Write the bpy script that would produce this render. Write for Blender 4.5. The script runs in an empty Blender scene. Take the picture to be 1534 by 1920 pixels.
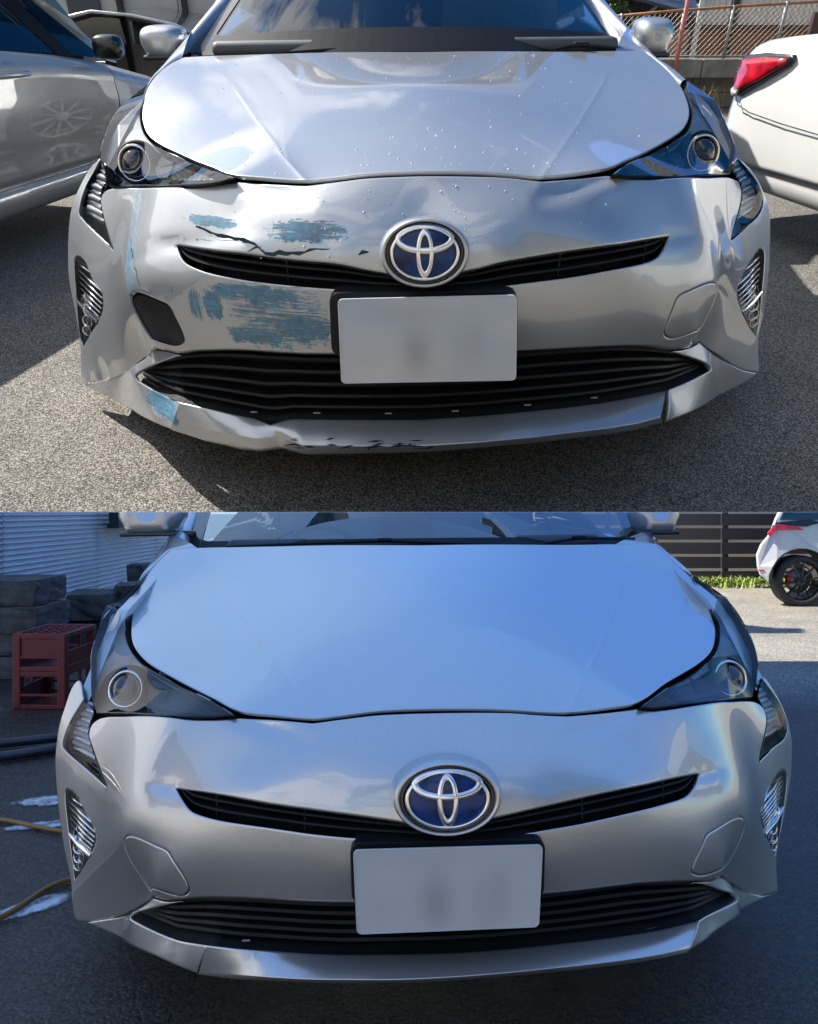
import bpy, bmesh, math, random, json
import numpy as np
from mathutils import Vector, Matrix, Quaternion
from mathutils.geometry import delaunay_2d_cdt
R=math.radians
random.seed(7); rng=np.random.default_rng(5)
S=bpy.context.scene
COL=S.collection
# ---------------------------------------------------------------- camera
HL=1.07                       # eye height over the lower yard
HU,PU=1.0,R(36.05)            # eye height over the upper (sloping) yard, and its slope
cam_d=bpy.data.cameras.new('camera'); cam=bpy.data.objects.new('camera',cam_d); COL.objects.link(cam)
cam.location=(0,0,HL); cam.rotation_euler=(R(90),0,0)
cam_d.sensor_fit='HORIZONTAL'; cam_d.sensor_width=36; cam_d.lens=36*1370/1534; cam_d.clip_end=2000; cam_d.clip_start=.02
S.camera=cam
MU=Matrix.Translation((0,0,HL))@Matrix.Rotation(PU,4,'X')@Matrix.Translation((0,0,-HU))
ML=Matrix.Identity(4)
# ---------------------------------------------------------------- light
sunU=Vector((-1.1,.85,1.25)); sunW=(Matrix.Rotation(PU,3,'X')@sunU).normalized()
W=bpy.data.worlds.new('World'); S.world=W; W.use_nodes=True
nt=W.node_tree; nt.nodes.clear()
def wn(t,**k):
    n=nt.nodes.new(t)
    for a,b in k.items(): setattr(n,a,b)
    return n
sky=wn('ShaderNodeTexSky',sky_type='NISHITA',sun_disc=False,sun_elevation=math.asin(sunW.z),sun_rotation=math.atan2(sunW.x,sunW.y),air_density=1.0,dust_density=.6,ozone_density=4.0)
b1=wn('ShaderNodeBackground'); b1.inputs[1].default_value=.08; hs=wn('ShaderNodeHueSaturation'); hs.inputs['Saturation'].default_value=1.35; nt.links.new(sky.outputs[0],hs.inputs['Color']); nt.links.new(hs.outputs[0],b1.inputs[0])
tc=wn('ShaderNodeTexCoord'); mp=wn('ShaderNodeMapping'); mp.inputs['Scale'].default_value=(1.0,1.0,2.2); nt.links.new(tc.outputs['Generated'],mp.inputs[0])
nz=wn('ShaderNodeTexNoise'); nz.inputs['Scale'].default_value=3.4; nz.inputs['Detail'].default_value=9; nz.inputs['Roughness'].default_value=.58; nz.inputs['Distortion'].default_value=.5; nt.links.new(mp.outputs[0],nz.inputs[0])
rp=wn('ShaderNodeValToRGB'); rp.color_ramp.elements[0].position=.5; rp.color_ramp.elements[1].position=.6; sx=wn('ShaderNodeSeparateXYZ'); nt.links.new(tc.outputs['Generated'],sx.inputs[0]); ma=wn('ShaderNodeMath',operation='MULTIPLY_ADD'); nt.links.new(sx.outputs[0],ma.inputs[0]); ma.inputs[1].default_value=-.3; nt.links.new(nz.outputs[0],ma.inputs[2]); nt.links.new(ma.outputs[0],rp.inputs[0])
b2=wn('ShaderNodeBackground'); b2.inputs[0].default_value=(.93,.95,1,1); b2.inputs[1].default_value=.62
mx=wn('ShaderNodeMixShader'); nt.links.new(rp.outputs[0],mx.inputs[0]); nt.links.new(b1.outputs[0],mx.inputs[1]); nt.links.new(b2.outputs[0],mx.inputs[2])
wo=wn('ShaderNodeOutputWorld'); nt.links.new(mx.outputs[0],wo.inputs[0])
sd=bpy.data.lights.new('sun','SUN'); sd.energy=5.0; sd.angle=R(.5); sd.color=(1,.95,.87)
so=bpy.data.objects.new('sun',sd); COL.objects.link(so); so.rotation_euler=sunW.to_track_quat('Z','Y').to_euler()
S.view_settings.view_transform='Standard'; S.view_settings.look='None'; S.view_settings.exposure=1.0; S.view_settings.gamma=1; S.view_settings.use_curve_mapping=False
S.cycles.max_bounces=10; S.cycles.transparent_max_bounces=12; S.cycles.caustics_reflective=False; S.cycles.caustics_refractive=False
S.cycles.sample_clamp_indirect=6
try: S.cycles.use_denoising=True
except Exception: pass
# ---------------------------------------------------------------- smooth surfaces
SA=math.radians(32.0); CA_,SA_=math.cos(SA),math.sin(SA)
def to_wt(P):
    P=np.asarray(P,float); return np.stack([P[...,0],P[...,2]*CA_+P[...,1]*SA_,P[...,1]*CA_-P[...,2]*SA_],-1)
def from_wt(Q):
    Q=np.asarray(Q,float); return np.stack([Q[...,0],Q[...,1]*SA_+Q[...,2]*CA_,Q[...,1]*CA_-Q[...,2]*SA_],-1)
def _k(r2): return 0.5*r2*np.log(r2+1e-12)
class Patch:
    """smooth thin-plate surface through mirrored control points"""
    def __init__(s,P,lam=4e-4,mirror=True):
        P=np.asarray(P,float)
        if mirror:
            Q=P[np.abs(P[:,0])>1e-4].copy(); Q[:,0]*=-1; P=np.vstack([P,Q])
        W=to_wt(P); s.c=W[:,:2]; n=len(P)
        d=((s.c[:,None]-s.c[None])**2).sum(-1)
        K=_k(d)+lam*np.eye(n); Q=np.hstack([np.ones((n,1)),s.c])
        A=np.zeros((n+3,n+3)); A[:n,:n]=K; A[:n,n:]=Q; A[n:,:n]=Q.T
        s.w=np.linalg.solve(A,np.concatenate([W[:,2],np.zeros(3)])); s.extra=None
    def t(s,xw):
        xw=np.asarray(xw,float); d=((xw[...,None,:]-s.c)**2).sum(-1)
        v=_k(d)@s.w[:-3]+s.w[-3]+xw@s.w[-2:]
        if s.extra is not None: v=v+s.extra(xw)
        return v
    def pt(s,xw):
        xw=np.asarray(xw,float); return from_wt(np.concatenate([xw,s.t(xw)[...,None]],-1))
# ---------------------------------------------------------------- materials
class M:
    def __init__(s,name,col=(.5,.5,.5),rough=.5,metal=0,coat=0,coat_rough=.03,emit=None,es=1,spec=.5,trans=0):
        m=bpy.data.materials.new(name); m.use_nodes=True; s.m=m; s.t=m.node_tree; s.p=s.t.nodes['Principled BSDF']; s.out=s.t.nodes['Material Output']
        s.p.inputs['Base Color'].default_value=(*col,1); s.p.inputs['Roughness'].default_value=rough; s.p.inputs['Metallic'].default_value=metal
        s.p.inputs['Coat Weight'].default_value=coat; s.p.inputs['Coat Roughness'].default_value=coat_rough; s.p.inputs['Specular IOR Level'].default_value=spec
        s.p.inputs['Transmission Weight'].default_value=trans
        if emit: s.p.inputs['Emission Color'].default_value=(*emit,1); s.p.inputs['Emission Strength'].default_value=es
    def n(s,t,ins=None,**k):
        n=s.t.nodes.new(t)
        for a,b in k.items(): setattr(n,a,b)
        for a,b in (ins or {}).items():
            if isinstance(b,bpy.types.NodeSocket): s.t.links.new(b,n.inputs[a])
            else: n.inputs[a].default_value=b
        return n
    def l(s,a,b): s.t.links.new(a,b)
    def co(s,scale=(1,1,1),rot=(0,0,0),loc=(0,0,0)):
        tc=s.n('ShaderNodeTexCoord'); mp=s.n('ShaderNodeMapping',{'Vector':tc.outputs['Object'],'Scale':scale,'Rotation':rot,'Location':loc}); return mp.outputs[0]
    def noise(s,scale,detail=4,rough=.5,co=None,dist=0):
        return s.n('ShaderNodeTexNoise',{'Vector':co or s.co(),'Scale':scale,'Detail':detail,'Roughness':rough,'Distortion':dist}).outputs[0]
    def ramp(s,fac,pts):
        r=s.n('ShaderNodeValToRGB',{0:fac}); e=r.color_ramp.elements
        while len(e)<len(pts): e.new(.5)
        for q,(p,c) in zip(e,pts): q.position=p; q.color=(*c,1) if len(c)==3 else c
        return r.outputs[0]
    def mix(s,f,a,b,mode='MIX'):
        n=s.n('ShaderNodeMix',data_type='RGBA',blend_type=mode)
        for i,v in ((0,f),(6,a),(7,b)):
            if isinstance(v,bpy.types.NodeSocket): s.l(v,n.inputs[i])
            elif i==0: n.inputs[0].default_value=v
            else: n.inputs[i].default_value=(*v,1)
        return n.outputs[2]
    def math(s,op,a,b=0,c=0,clamp=False):
        n=s.n('ShaderNodeMath',operation=op,use_clamp=clamp)
        for i,v in enumerate((a,b,c)):
            if isinstance(v,bpy.types.NodeSocket): s.l(v,n.inputs[i])
            else: n.inputs[i].default_value=v
        return n.outputs[0]
    def bump(s,h,strength=.3,dist=.002):
        b=s.n('ShaderNodeBump',{'Height':h,'Strength':strength,'Distance':dist}); s.l(b.outputs[0],s.p.inputs['Normal']); return b
    def base(s,c): s.l(c,s.p.inputs['Base Color'])
    def rough(s,c): s.l(c,s.p.inputs['Roughness'])
def plain(name,col,rough=.5,metal=0,var=.12,scale=18,bump=0,**k):
    a=M(name,col,rough,metal,**k); f=a.noise(scale,5,.6)
    lo=tuple(c*(1-var) for c in col); hi=tuple(min(1,c*(1+var)) for c in col)
    a.base(a.ramp(f,[(.3,lo),(.7,hi)])); a.rough(a.ramp(f,[(.3,(rough*.85,)*3),(.75,(min(1,rough*1.15),)*3)]))
    if bump: a.bump(a.noise(scale*6,4,.6),bump,.002)
    return a.m
def thin_glass(name,tint=(1,1,1),ior=1.5,rough=.0,bumpy=0,extra=0.0,fk=1.0):
    a=M(name); a.t.nodes.remove(a.p)
    tr=a.n('ShaderNodeBsdfTransparent',{'Color':(*tint,1)}); gl=a.n('ShaderNodeBsdfGlossy',{'Color':(1,1,1,1),'Roughness':rough})
    fr=a.n('ShaderNodeFresnel',{'IOR':ior}); f=a.math('ADD',a.math('MULTIPLY',fr.outputs[0],fk),extra,clamp=True)
    if bumpy:
        b=a.n('ShaderNodeBump',{'Height':a.noise(30,3,.5),'Strength':bumpy,'Distance':.002}); a.l(b.outputs[0],gl.inputs['Normal'])
    m=a.n('ShaderNodeMixShader',{0:f}); a.l(tr.outputs[0],m.inputs[1]); a.l(gl.outputs[0],m.inputs[2]); a.l(m.outputs[0],a.out.inputs[0]); return a.m
def paint(name,col,metal=.65,rough=.38,scuffs=None,dirt=.5,coat=1.0):
    a=M(name,col,rough,metal,coat=coat,coat_rough=.02); a.p.inputs['Coat IOR'].default_value=1.75
    fl=a.noise(900,2,.7); big=a.noise(3.5,5,.55); 
    c=a.ramp(fl,[(.3,tuple(x*.84 for x in col)),(.7,tuple(min(1,x*1.14) for x in col))])
    dm=a.math('MULTIPLY',a.ramp(big,[(.42,(0,0,0)),(.75,(1,1,1))]),.14*dirt*2)
    c=a.mix(dm,c,tuple(x*.72 for x in (col[0],col[1]*.97,col[2]*.92)))
    r=a.math('ADD',a.math('MULTIPLY',fl,.06),rough-.03)
    a.l(a.math('ADD',a.math('MULTIPLY',a.noise(7,6,.65),.05*dirt),.01),a.p.inputs['Coat Roughness'])
    if scuffs:
        tc=a.n('ShaderNodeTexCoord').outputs['Object']; sp=a.n('ShaderNodeSeparateXYZ',{0:tc}); X,Z=sp.outputs[0],sp.outputs[2]
        tot=None; wa=a.noise(22,6,.75); wb=a.noise(19,7,.8)
        hz=a.noise(1,7,.72,co=a.co((16,6,300)),dist=.5); vt=a.noise(1,7,.7,co=a.co((260,20,12)),dist=.5); blot=a.noise(28,6,.65)
        for (cx,cz,rx,rz,ang,kind,dens) in scuffs:
            ca,sa=math.cos(ang),math.sin(ang)
            dx=a.math('SUBTRACT',a.math('ADD',X,a.math('MULTIPLY',a.math('SUBTRACT',wa,.5),rx*1.9)),cx); dz=a.math('SUBTRACT',a.math('ADD',Z,a.math('MULTIPLY',a.math('SUBTRACT',wb,.5),rz*2.6)),cz)
            u=a.math('DIVIDE',a.math('ADD',a.math('MULTIPLY',dx,ca),a.math('MULTIPLY',dz,sa)),rx)
            v=a.math('DIVIDE',a.math('SUBTRACT',a.math('MULTIPLY',dz,ca),a.math('MULTIPLY',dx,sa)),rz)
            q=a.math('ADD',a.math('POWER',a.math('ABSOLUTE',u),3.),a.math('POWER',a.math('ABSOLUTE',v),3.))
            inside=a.math('SUBTRACT',1.,q,clamp=True)
            nz_={'h':hz,'v':vt,'b':blot}[kind]
            nn=a.math('ADD',a.math('MULTIPLY',nz_,.7),a.math('MULTIPLY',wb,.3))
            m_=a.math('MULTIPLY',a.math('SUBTRACT',a.math('ADD',nn,a.math('MULTIPLY',inside,.09)),1.06-dens),16,clamp=True)
            m_=a.math('MULTIPLY',m_,a.math('MULTIPLY',inside,4,clamp=True),clamp=True)
            tot=m_ if tot is None else a.math('MAXIMUM',tot,m_)
        tot=a.math('MULTIPLY',tot,.85)
        teal=a.ramp(a.math('ADD',a.math('MULTIPLY',hz,.6),a.math('MULTIPLY',a.noise(60,5,.7),.4)),[(.38,(.002,.04,.09)),(.5,(.004,.11,.21)),(.62,(.02,.25,.38))])
        c=a.mix(tot,c,teal); a.l(a.math('MULTIPLY',a.math('SUBTRACT',1,tot),metal),a.p.inputs['Metallic'])
        a.l(a.math('SUBTRACT',coat,a.math('MULTIPLY',tot,.85)),a.p.inputs['Coat Weight'])
        r=a.math('ADD',r,a.math('MULTIPLY',tot,.2)); a.bump(tot,.25,.0006)
    a.base(c); a.rough(r)
    return a.m
def asphalt(name,dark,mid,light,scale=150,bump=.7,rough=.85,wet=None,tint=None,spec=.5):
    a=M(name,mid,rough,spec=spec); co=a.co()
    vo=a.n('ShaderNodeTexVoronoi',{'Vector':co,'Scale':scale}); hv=a.n('ShaderNodeSeparateColor',{0:vo.outputs['Color']}).outputs[0]
    fine=a.noise(scale*2.2,4,.7,co); big=a.noise(1.3,6,.6,co); m2=a.noise(9,5,.6,co)
    k=a.math('ADD',a.math('MULTIPLY',hv,.62),a.math('MULTIPLY',fine,.38))
    c=a.ramp(k,[(.2,dark),(.5,mid),(.72,light),(.93,tuple(min(1,x*1.7) for x in light))])
    c=a.mix(.75,c,a.ramp(big,[(.3,(.62,.61,.6)),(.7,(1.22,1.2,1.16))]),'MULTIPLY')
    c=a.mix(.5,c,a.ramp(m2,[(.3,(.8,.8,.8)),(.7,(1.15,1.15,1.15))]),'MULTIPLY')
    vc=a.n('ShaderNodeTexVoronoi',{'Vector':a.n('ShaderNodeVectorMath',{0:co,1:a.n('ShaderNodeTexNoise',{'Vector':co,'Scale':5.0,'Detail':4}).outputs['Color']},operation='ADD').outputs[0],'Scale':.9},feature='DISTANCE_TO_EDGE').outputs['Distance']
    crk=a.math('MULTIPLY',a.math('SUBTRACT',.006,vc),160,clamp=True); crk=a.math('MULTIPLY',crk,a.ramp(a.noise(2.2,3,.6,co),[(.5,(0,0,0)),(.62,(1,1,1))])); c=a.mix(a.math('MULTIPLY',crk,.65),c,tuple(x*.4 for x in dark))
    h=a.math('ADD',a.math('MULTIPLY',a.math('SUBTRACT',1,vo.outputs['Distance']),.6),a.math('MULTIPLY',fine,.6))
    a.bump(h,bump,.004)
    a.base(c)
    if wet: wet(a,c,h)
    return a.m
# ---------------------------------------------------------------- mesh helpers
def obj(name,mesh,mat,parent=None,smooth=False,loc=None,rot=None,mw=None):
    o=bpy.data.objects.new(name,mesh); COL.objects.link(o)
    if mat is not None:
        for m_ in (mat if isinstance(mat,(list,tuple)) else [mat]): mesh.materials.append(m_)
    if smooth: mesh.polygons.foreach_set('use_smooth',[True]*len(mesh.polygons))
    if parent: o.parent=parent
    if mw is not None: o.matrix_world=mw
    if loc is not None: o.location=loc
    if rot is not None: o.rotation_euler=rot
    return o
def tag(o,label=None,cat=None,group=None,kind=None):
    for k,v in (('label',label),('category',cat),('group',group),('kind',kind)):
        if v: o[k]=v
    return o
def thing(name,label,cat,mw,group=None):
    o=bpy.data.objects.new(name,None); COL.objects.link(o); o.matrix_world=mw; o.empty_display_size=.1
    return tag(o,label,cat,group)
class MB:
    def __init__(s): s.v=[]; s.f=[]
    def add(s,vs,fs):
        b=len(s.v); s.v+=[tuple(map(float,v)) for v in vs]; s.f+=[tuple(i+b for i in f) for f in fs]; return s
    def box(s,c,d,rot=None,bev=0):
        c=Vector(c); hx,hy,hz=[q/2 for q in d]; rm=(rot if isinstance(rot,Matrix) else Matrix.Rotation(rot,3,'Z')) if rot is not None else Matrix.Identity(3)
        if bev<=0:
            vs=[c+rm@Vector((x*hx,y*hy,z*hz)) for x in(-1,1) for y in(-1,1) for z in(-1,1)]
            return s.add(vs,[(0,1,3,2),(4,6,7,5),(0,4,5,1),(2,3,7,6),(0,2,6,4),(1,5,7,3)])
        bm=bmesh.new(); bmesh.ops.create_cube(bm,size=1); bmesh.ops.scale(bm,vec=(d[0],d[1],d[2]),verts=bm.verts)
        bmesh.ops.bevel(bm,geom=bm.edges[:],offset=min(bev,min(d)*.45),segments=2,profile=.5,affect='EDGES'); bm.verts.index_update(); bm.verts.ensure_lookup_table()
        s.add([c+rm@v.co for v in bm.verts],[[v.index for v in f.verts] for f in bm.faces]) ; bm.free(); return s
    def tube(s,pts,r,n=8,cap=True):
        pts=[Vector(p) for p in pts]; rr=r if isinstance(r,(list,tuple)) else [r]*len(pts); rings=[]
        up=Vector((0,0,1))
        for i,p in enumerate(pts):
            t=(pts[min(i+1,len(pts)-1)]-pts[max(i-1,0)]).normalized()
            a=t.cross(up if abs(t.z)<.95 else Vector((1,0,0))).normalized(); b=t.cross(a)
            rings.append([p+(a*math.cos(2*math.pi*k/n)+b*math.sin(2*math.pi*k/n))*rr[i] for k in range(n)])
        vs=[q for r_ in rings for q in r_]; fs=[(i*n+k,i*n+(k+1)%n,(i+1)*n+(k+1)%n,(i+1)*n+k) for i in range(len(pts)-1) for k in range(n)]
        if cap: fs+=[tuple(range(n))[::-1],tuple((len(pts)-1)*n+k for k in range(n))]
        return s.add(vs,fs)
    def loft(s,rows,closed=False,cap=False):
        n=len(rows[0]); m=len(rows); fs=[]
        for i in range(m-1):
            for k in range(n if closed else n-1): fs.append((i*n+k,i*n+(k+1)%n,(i+1)*n+(k+1)%n,(i+1)*n+k))
        if cap: fs+=[tuple(range(n))[::-1],tuple((m-1)*n+k for k in range(n))]
        return s.add([p for r_ in rows for p in r_],fs)
    def lathe(s,c,axis,prof,n=32):   # prof: (radius, along)
        c=Vector(c); q=Vector((0,0,1)).rotation_difference(Vector(axis))
        return s.loft([[c+q@Vector((r*math.cos(2*math.pi*k/n),r*math.sin(2*math.pi*k/n),a)) for k in range(n)] for r,a in prof],closed=True)
    def prism(s,poly,fn,d0,d1):      # poly 2D, fn(u,v,d)->3D
        n=len(poly); return s.add([fn(u,v,d0) for u,v in poly]+[fn(u,v,d1) for u,v in poly],[tuple(range(n))[::-1],tuple(range(n,2*n))]+[(i,(i+1)%n,(i+1)%n+n,i+n) for i in range(n)])
    def mesh(s,name='m'):
        m=bpy.data.meshes.new(name); m.from_pydata(s.v,[],s.f); m.update()
        bm=bmesh.new(); bm.from_mesh(m); bmesh.ops.recalc_face_normals(bm,faces=bm.faces); bm.to_mesh(m); bm.free(); return m
    def obj(s,name,mat,parent=None,smooth=False,mw=None,bevel=0):
        o=obj(name,s.mesh(name),mat,parent,smooth,mw=mw)
        if bevel: bv=o.modifiers.new('b','BEVEL'); bv.width=bevel; bv.segments=2; bv.limit_method='ANGLE'
        return o
def bev_box_obj(*a): pass
def spline(P,step=.01,closed=False):
    """Catmull-Rom through 3D points (x,y,z,sharp), resampled about every step"""
    n=len(P); out=[]; Q=[np.array(p[:3]) for p in P]; sh=[p[3] if len(p)>3 else 0 for p in P]
    rngi=range(n if closed else n-1)
    for i in rngi:
        a,b=Q[i],Q[(i+1)%n]; L=np.linalg.norm(b-a)
        if L<1e-6: continue
        pa=Q[i-1] if (closed or i>0) else 2*a-b; pb=Q[(i+2)%n] if (closed or i+2<n) else 2*b-a
        ta=(b-pa); tb=(pb-a)
        ta=ta/ (np.linalg.norm(ta)+1e-9)*L; tb=tb/(np.linalg.norm(tb)+1e-9)*L
        if sh[i]: ta=(b-a)
        if sh[(i+1)%n]: tb=(b-a)
        m=max(1,int(round(L/step)))
        for k in range(m):
            t=k/m; h=(2*t**3-3*t*t+1,t**3-2*t*t+t,-2*t**3+3*t*t,t**3-t*t)
            out.append(h[0]*a+h[1]*ta+h[2]*b+h[3]*tb)
    if not closed: out.append(Q[-1])
    return np.array(out)
def pip(pts,poly):
    x,y=pts[:,0][:,None],pts[:,1][:,None]; a=poly; b=np.roll(poly,-1,0)
    c=((a[:,1]>y)!=(b[:,1]>y)); xi=(b[:,0]-a[:,0])*(y-a[:,1])/(b[:,1]-a[:,1]+1e-15)+a[:,0]
    return ((c&(x<xi)).sum(1)%2).astype(bool)
def segdist(pts,poly):
    a=poly; b=np.roll(poly,-1,0); d=b-a; L=(d**2).sum(1)+1e-15; out=np.full(len(pts),1e9)
    for i in range(0,len(pts),2000):
        p=pts[i:i+2000,None]; t=np.clip(((p-a)*d).sum(-1)/L,0,1); q=a+t[...,None]*d; out[i:i+2000]=np.sqrt(((p-q)**2).sum(-1)).min(1)
    return out
def inset(poly,d):
    a=np.roll(poly,1,0); b=np.roll(poly,-1,0); t=b-a; t/=np.linalg.norm(t,axis=1,keepdims=True)+1e-12
    area=.5*(poly[:,0]*b[:,1]-b[:,0]*poly[:,1]).sum(); n=np.stack([-t[:,1],t[:,0]],1)*(1 if area>0 else -1)
    return poly+n*d
def panel(name,patch,outline,mat,parent,holes=(),sp=.016,rim=.02,rnd=.0022,off=0,smooth=True,tfn=None,back=False,xp=None):
    """curved sheet on a patch, with its edges rolled back"""
    O=to_wt(outline)[:,:2]; Hs=[to_wt(h)[:,:2] for h in holes]
    loops=[O]+Hs; V=[];E=[];flag=[];od=[]
    for li,lp in enumerate(loops):
        b=len(V); V+=list(lp); flag+=[1]*len(lp); E+=[(b+i,b+(i+1)%len(lp)) for i in range(len(lp))]
        ins=inset(lp,.0035 if li==0 else -.0035); od+=list((lp-ins)/.0035)
        if rnd>0:
            ok=segdist(ins,lp)>.002; ins=ins[ok]; V+=list(ins); flag+=[0]*len(ins); od+=[np.zeros(2)]*len(ins)
    lo=O.min(0); hi=O.max(0); gx,gy=np.meshgrid(np.arange(lo[0],hi[0],sp),np.arange(lo[1],hi[1],sp*.9)); gx[::2]+=sp/2
    G=np.stack([gx.ravel(),gy.ravel()],1); k=pip(G,O)
    for h in Hs: k&=~pip(G,h)
    G=G[k]
    if xp is not None:
        X2=xp[pip(xp,O)]
        for h_ in Hs: X2=X2[~pip(X2,h_)]
        for lp in loops: X2=X2[segdist(X2,lp)>.005]
        d=np.array([np.sqrt(((X2-q)**2).sum(1)).min() for q in G]); G=G[d>.006]
    for lp in loops: G=G[segdist(G,lp)>sp*.7]
    if xp is not None: G=np.vstack([G,X2])
    V+=list(G); flag+=[0]*len(G); od+=[np.zeros(2)]*len(G)
    res=delaunay_2d_cdt([Vector((float(a),float(b))) for a,b in V],E,[],0,1e-6)
    vo=np.array([tuple(v) for v in res[0]]); fl=np.array([any(flag[j] for j in ids) if ids else True for ids in res[3]])
    O2=np.array([od[ids[0]] if ids else (0,0) for ids in res[3]])
    T=np.array([f for f in res[2] if len(f)==3]); cen=vo[T].mean(1); keep=pip(cen,O)
    for h in Hs: keep&=~pip(cen,h)
    a_=vo[T]; sa=((a_[:,1,0]-a_[:,0,0])*(a_[:,2,1]-a_[:,0,1])-(a_[:,2,0]-a_[:,0,0])*(a_[:,1,1]-a_[:,0,1])); keep&=np.abs(sa)>1e-9
    T=T[keep]; sa=sa[keep]; T[sa<0]=T[sa<0][:,::-1]
    f_=(lambda q:patch.t(q)+off+(tfn(q) if tfn is not None else 0))
    h=.0015; t0=f_(vo); base=t0.copy()
    du=(f_(vo+[h,0])-f_(vo-[h,0]))/(2*h); dv=(f_(vo+[0,h])-f_(vo-[0,h]))/(2*h)
    nw=np.stack([du,dv,-np.ones(len(vo))],1); nw/=np.linalg.norm(nw,axis=1,keepdims=True)      # faces the viewer side (-t)
    o3=np.stack([O2[:,0],O2[:,1],O2[:,0]*du+O2[:,1]*dv],1); o3/=np.linalg.norm(o3,axis=1,keepdims=True)+1e-9
    NN=from_wt(nw+np.where(fl[:,None],o3*.9,0)); t=t0+np.where(fl,rnd*.7,0)
    P=from_wt(np.concatenate([vo,t[:,None]],1)); NB=from_wt(o3)
    used=np.unique(T); mp0=-np.ones(len(vo),int); mp0[used]=np.arange(len(used))
    vs=[tuple(map(float,P[i])) for i in used]; ns=[NN[i] for i in used]; T=mp0[T]; fs=[tuple(map(int,f)) for f in T]
    if rim>0:
        ec={}
        for f in fs:
            for i in range(3):
                e=(f[i],f[(i+1)%3]); ec.setdefault(tuple(sorted(e)),[]).append(e)
        Pb=from_wt(np.concatenate([vo,(base+rim)[:,None]],1)); mp={}; inv=used
        for k_,l_ in ec.items():
            if len(l_)==1:
                a,b=l_[0]
                for i in (a,b):
                    if i not in mp:
                        mp[i]=(len(vs),len(vs)+1); q=inv[i]; m1=P[q]*.75+Pb[q]*.25 if False else from_wt(np.array([vo[q,0],vo[q,1],t[q]+.0016])); vs+= [tuple(map(float,m1)),tuple(map(float,Pb[q]))]; nb=NB[q] if np.abs(NB[q]).sum()>.1 else NN[q]; ns+=[nb,nb]
                fs+=[(b,a,mp[a][0],mp[b][0]),(mp[b][0],mp[a][0],mp[a][1],mp[b][1])]
    m=bpy.data.meshes.new(name); m.from_pydata(vs,[],fs); m.update()
    o=obj(name,m,mat,parent,True)
    ns=np.array(ns); ns/=np.linalg.norm(ns,axis=1,keepdims=True)+1e-9
    if smooth: m.normals_split_custom_set_from_vertices([tuple(map(float,q)) for q in ns])
    return o
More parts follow.
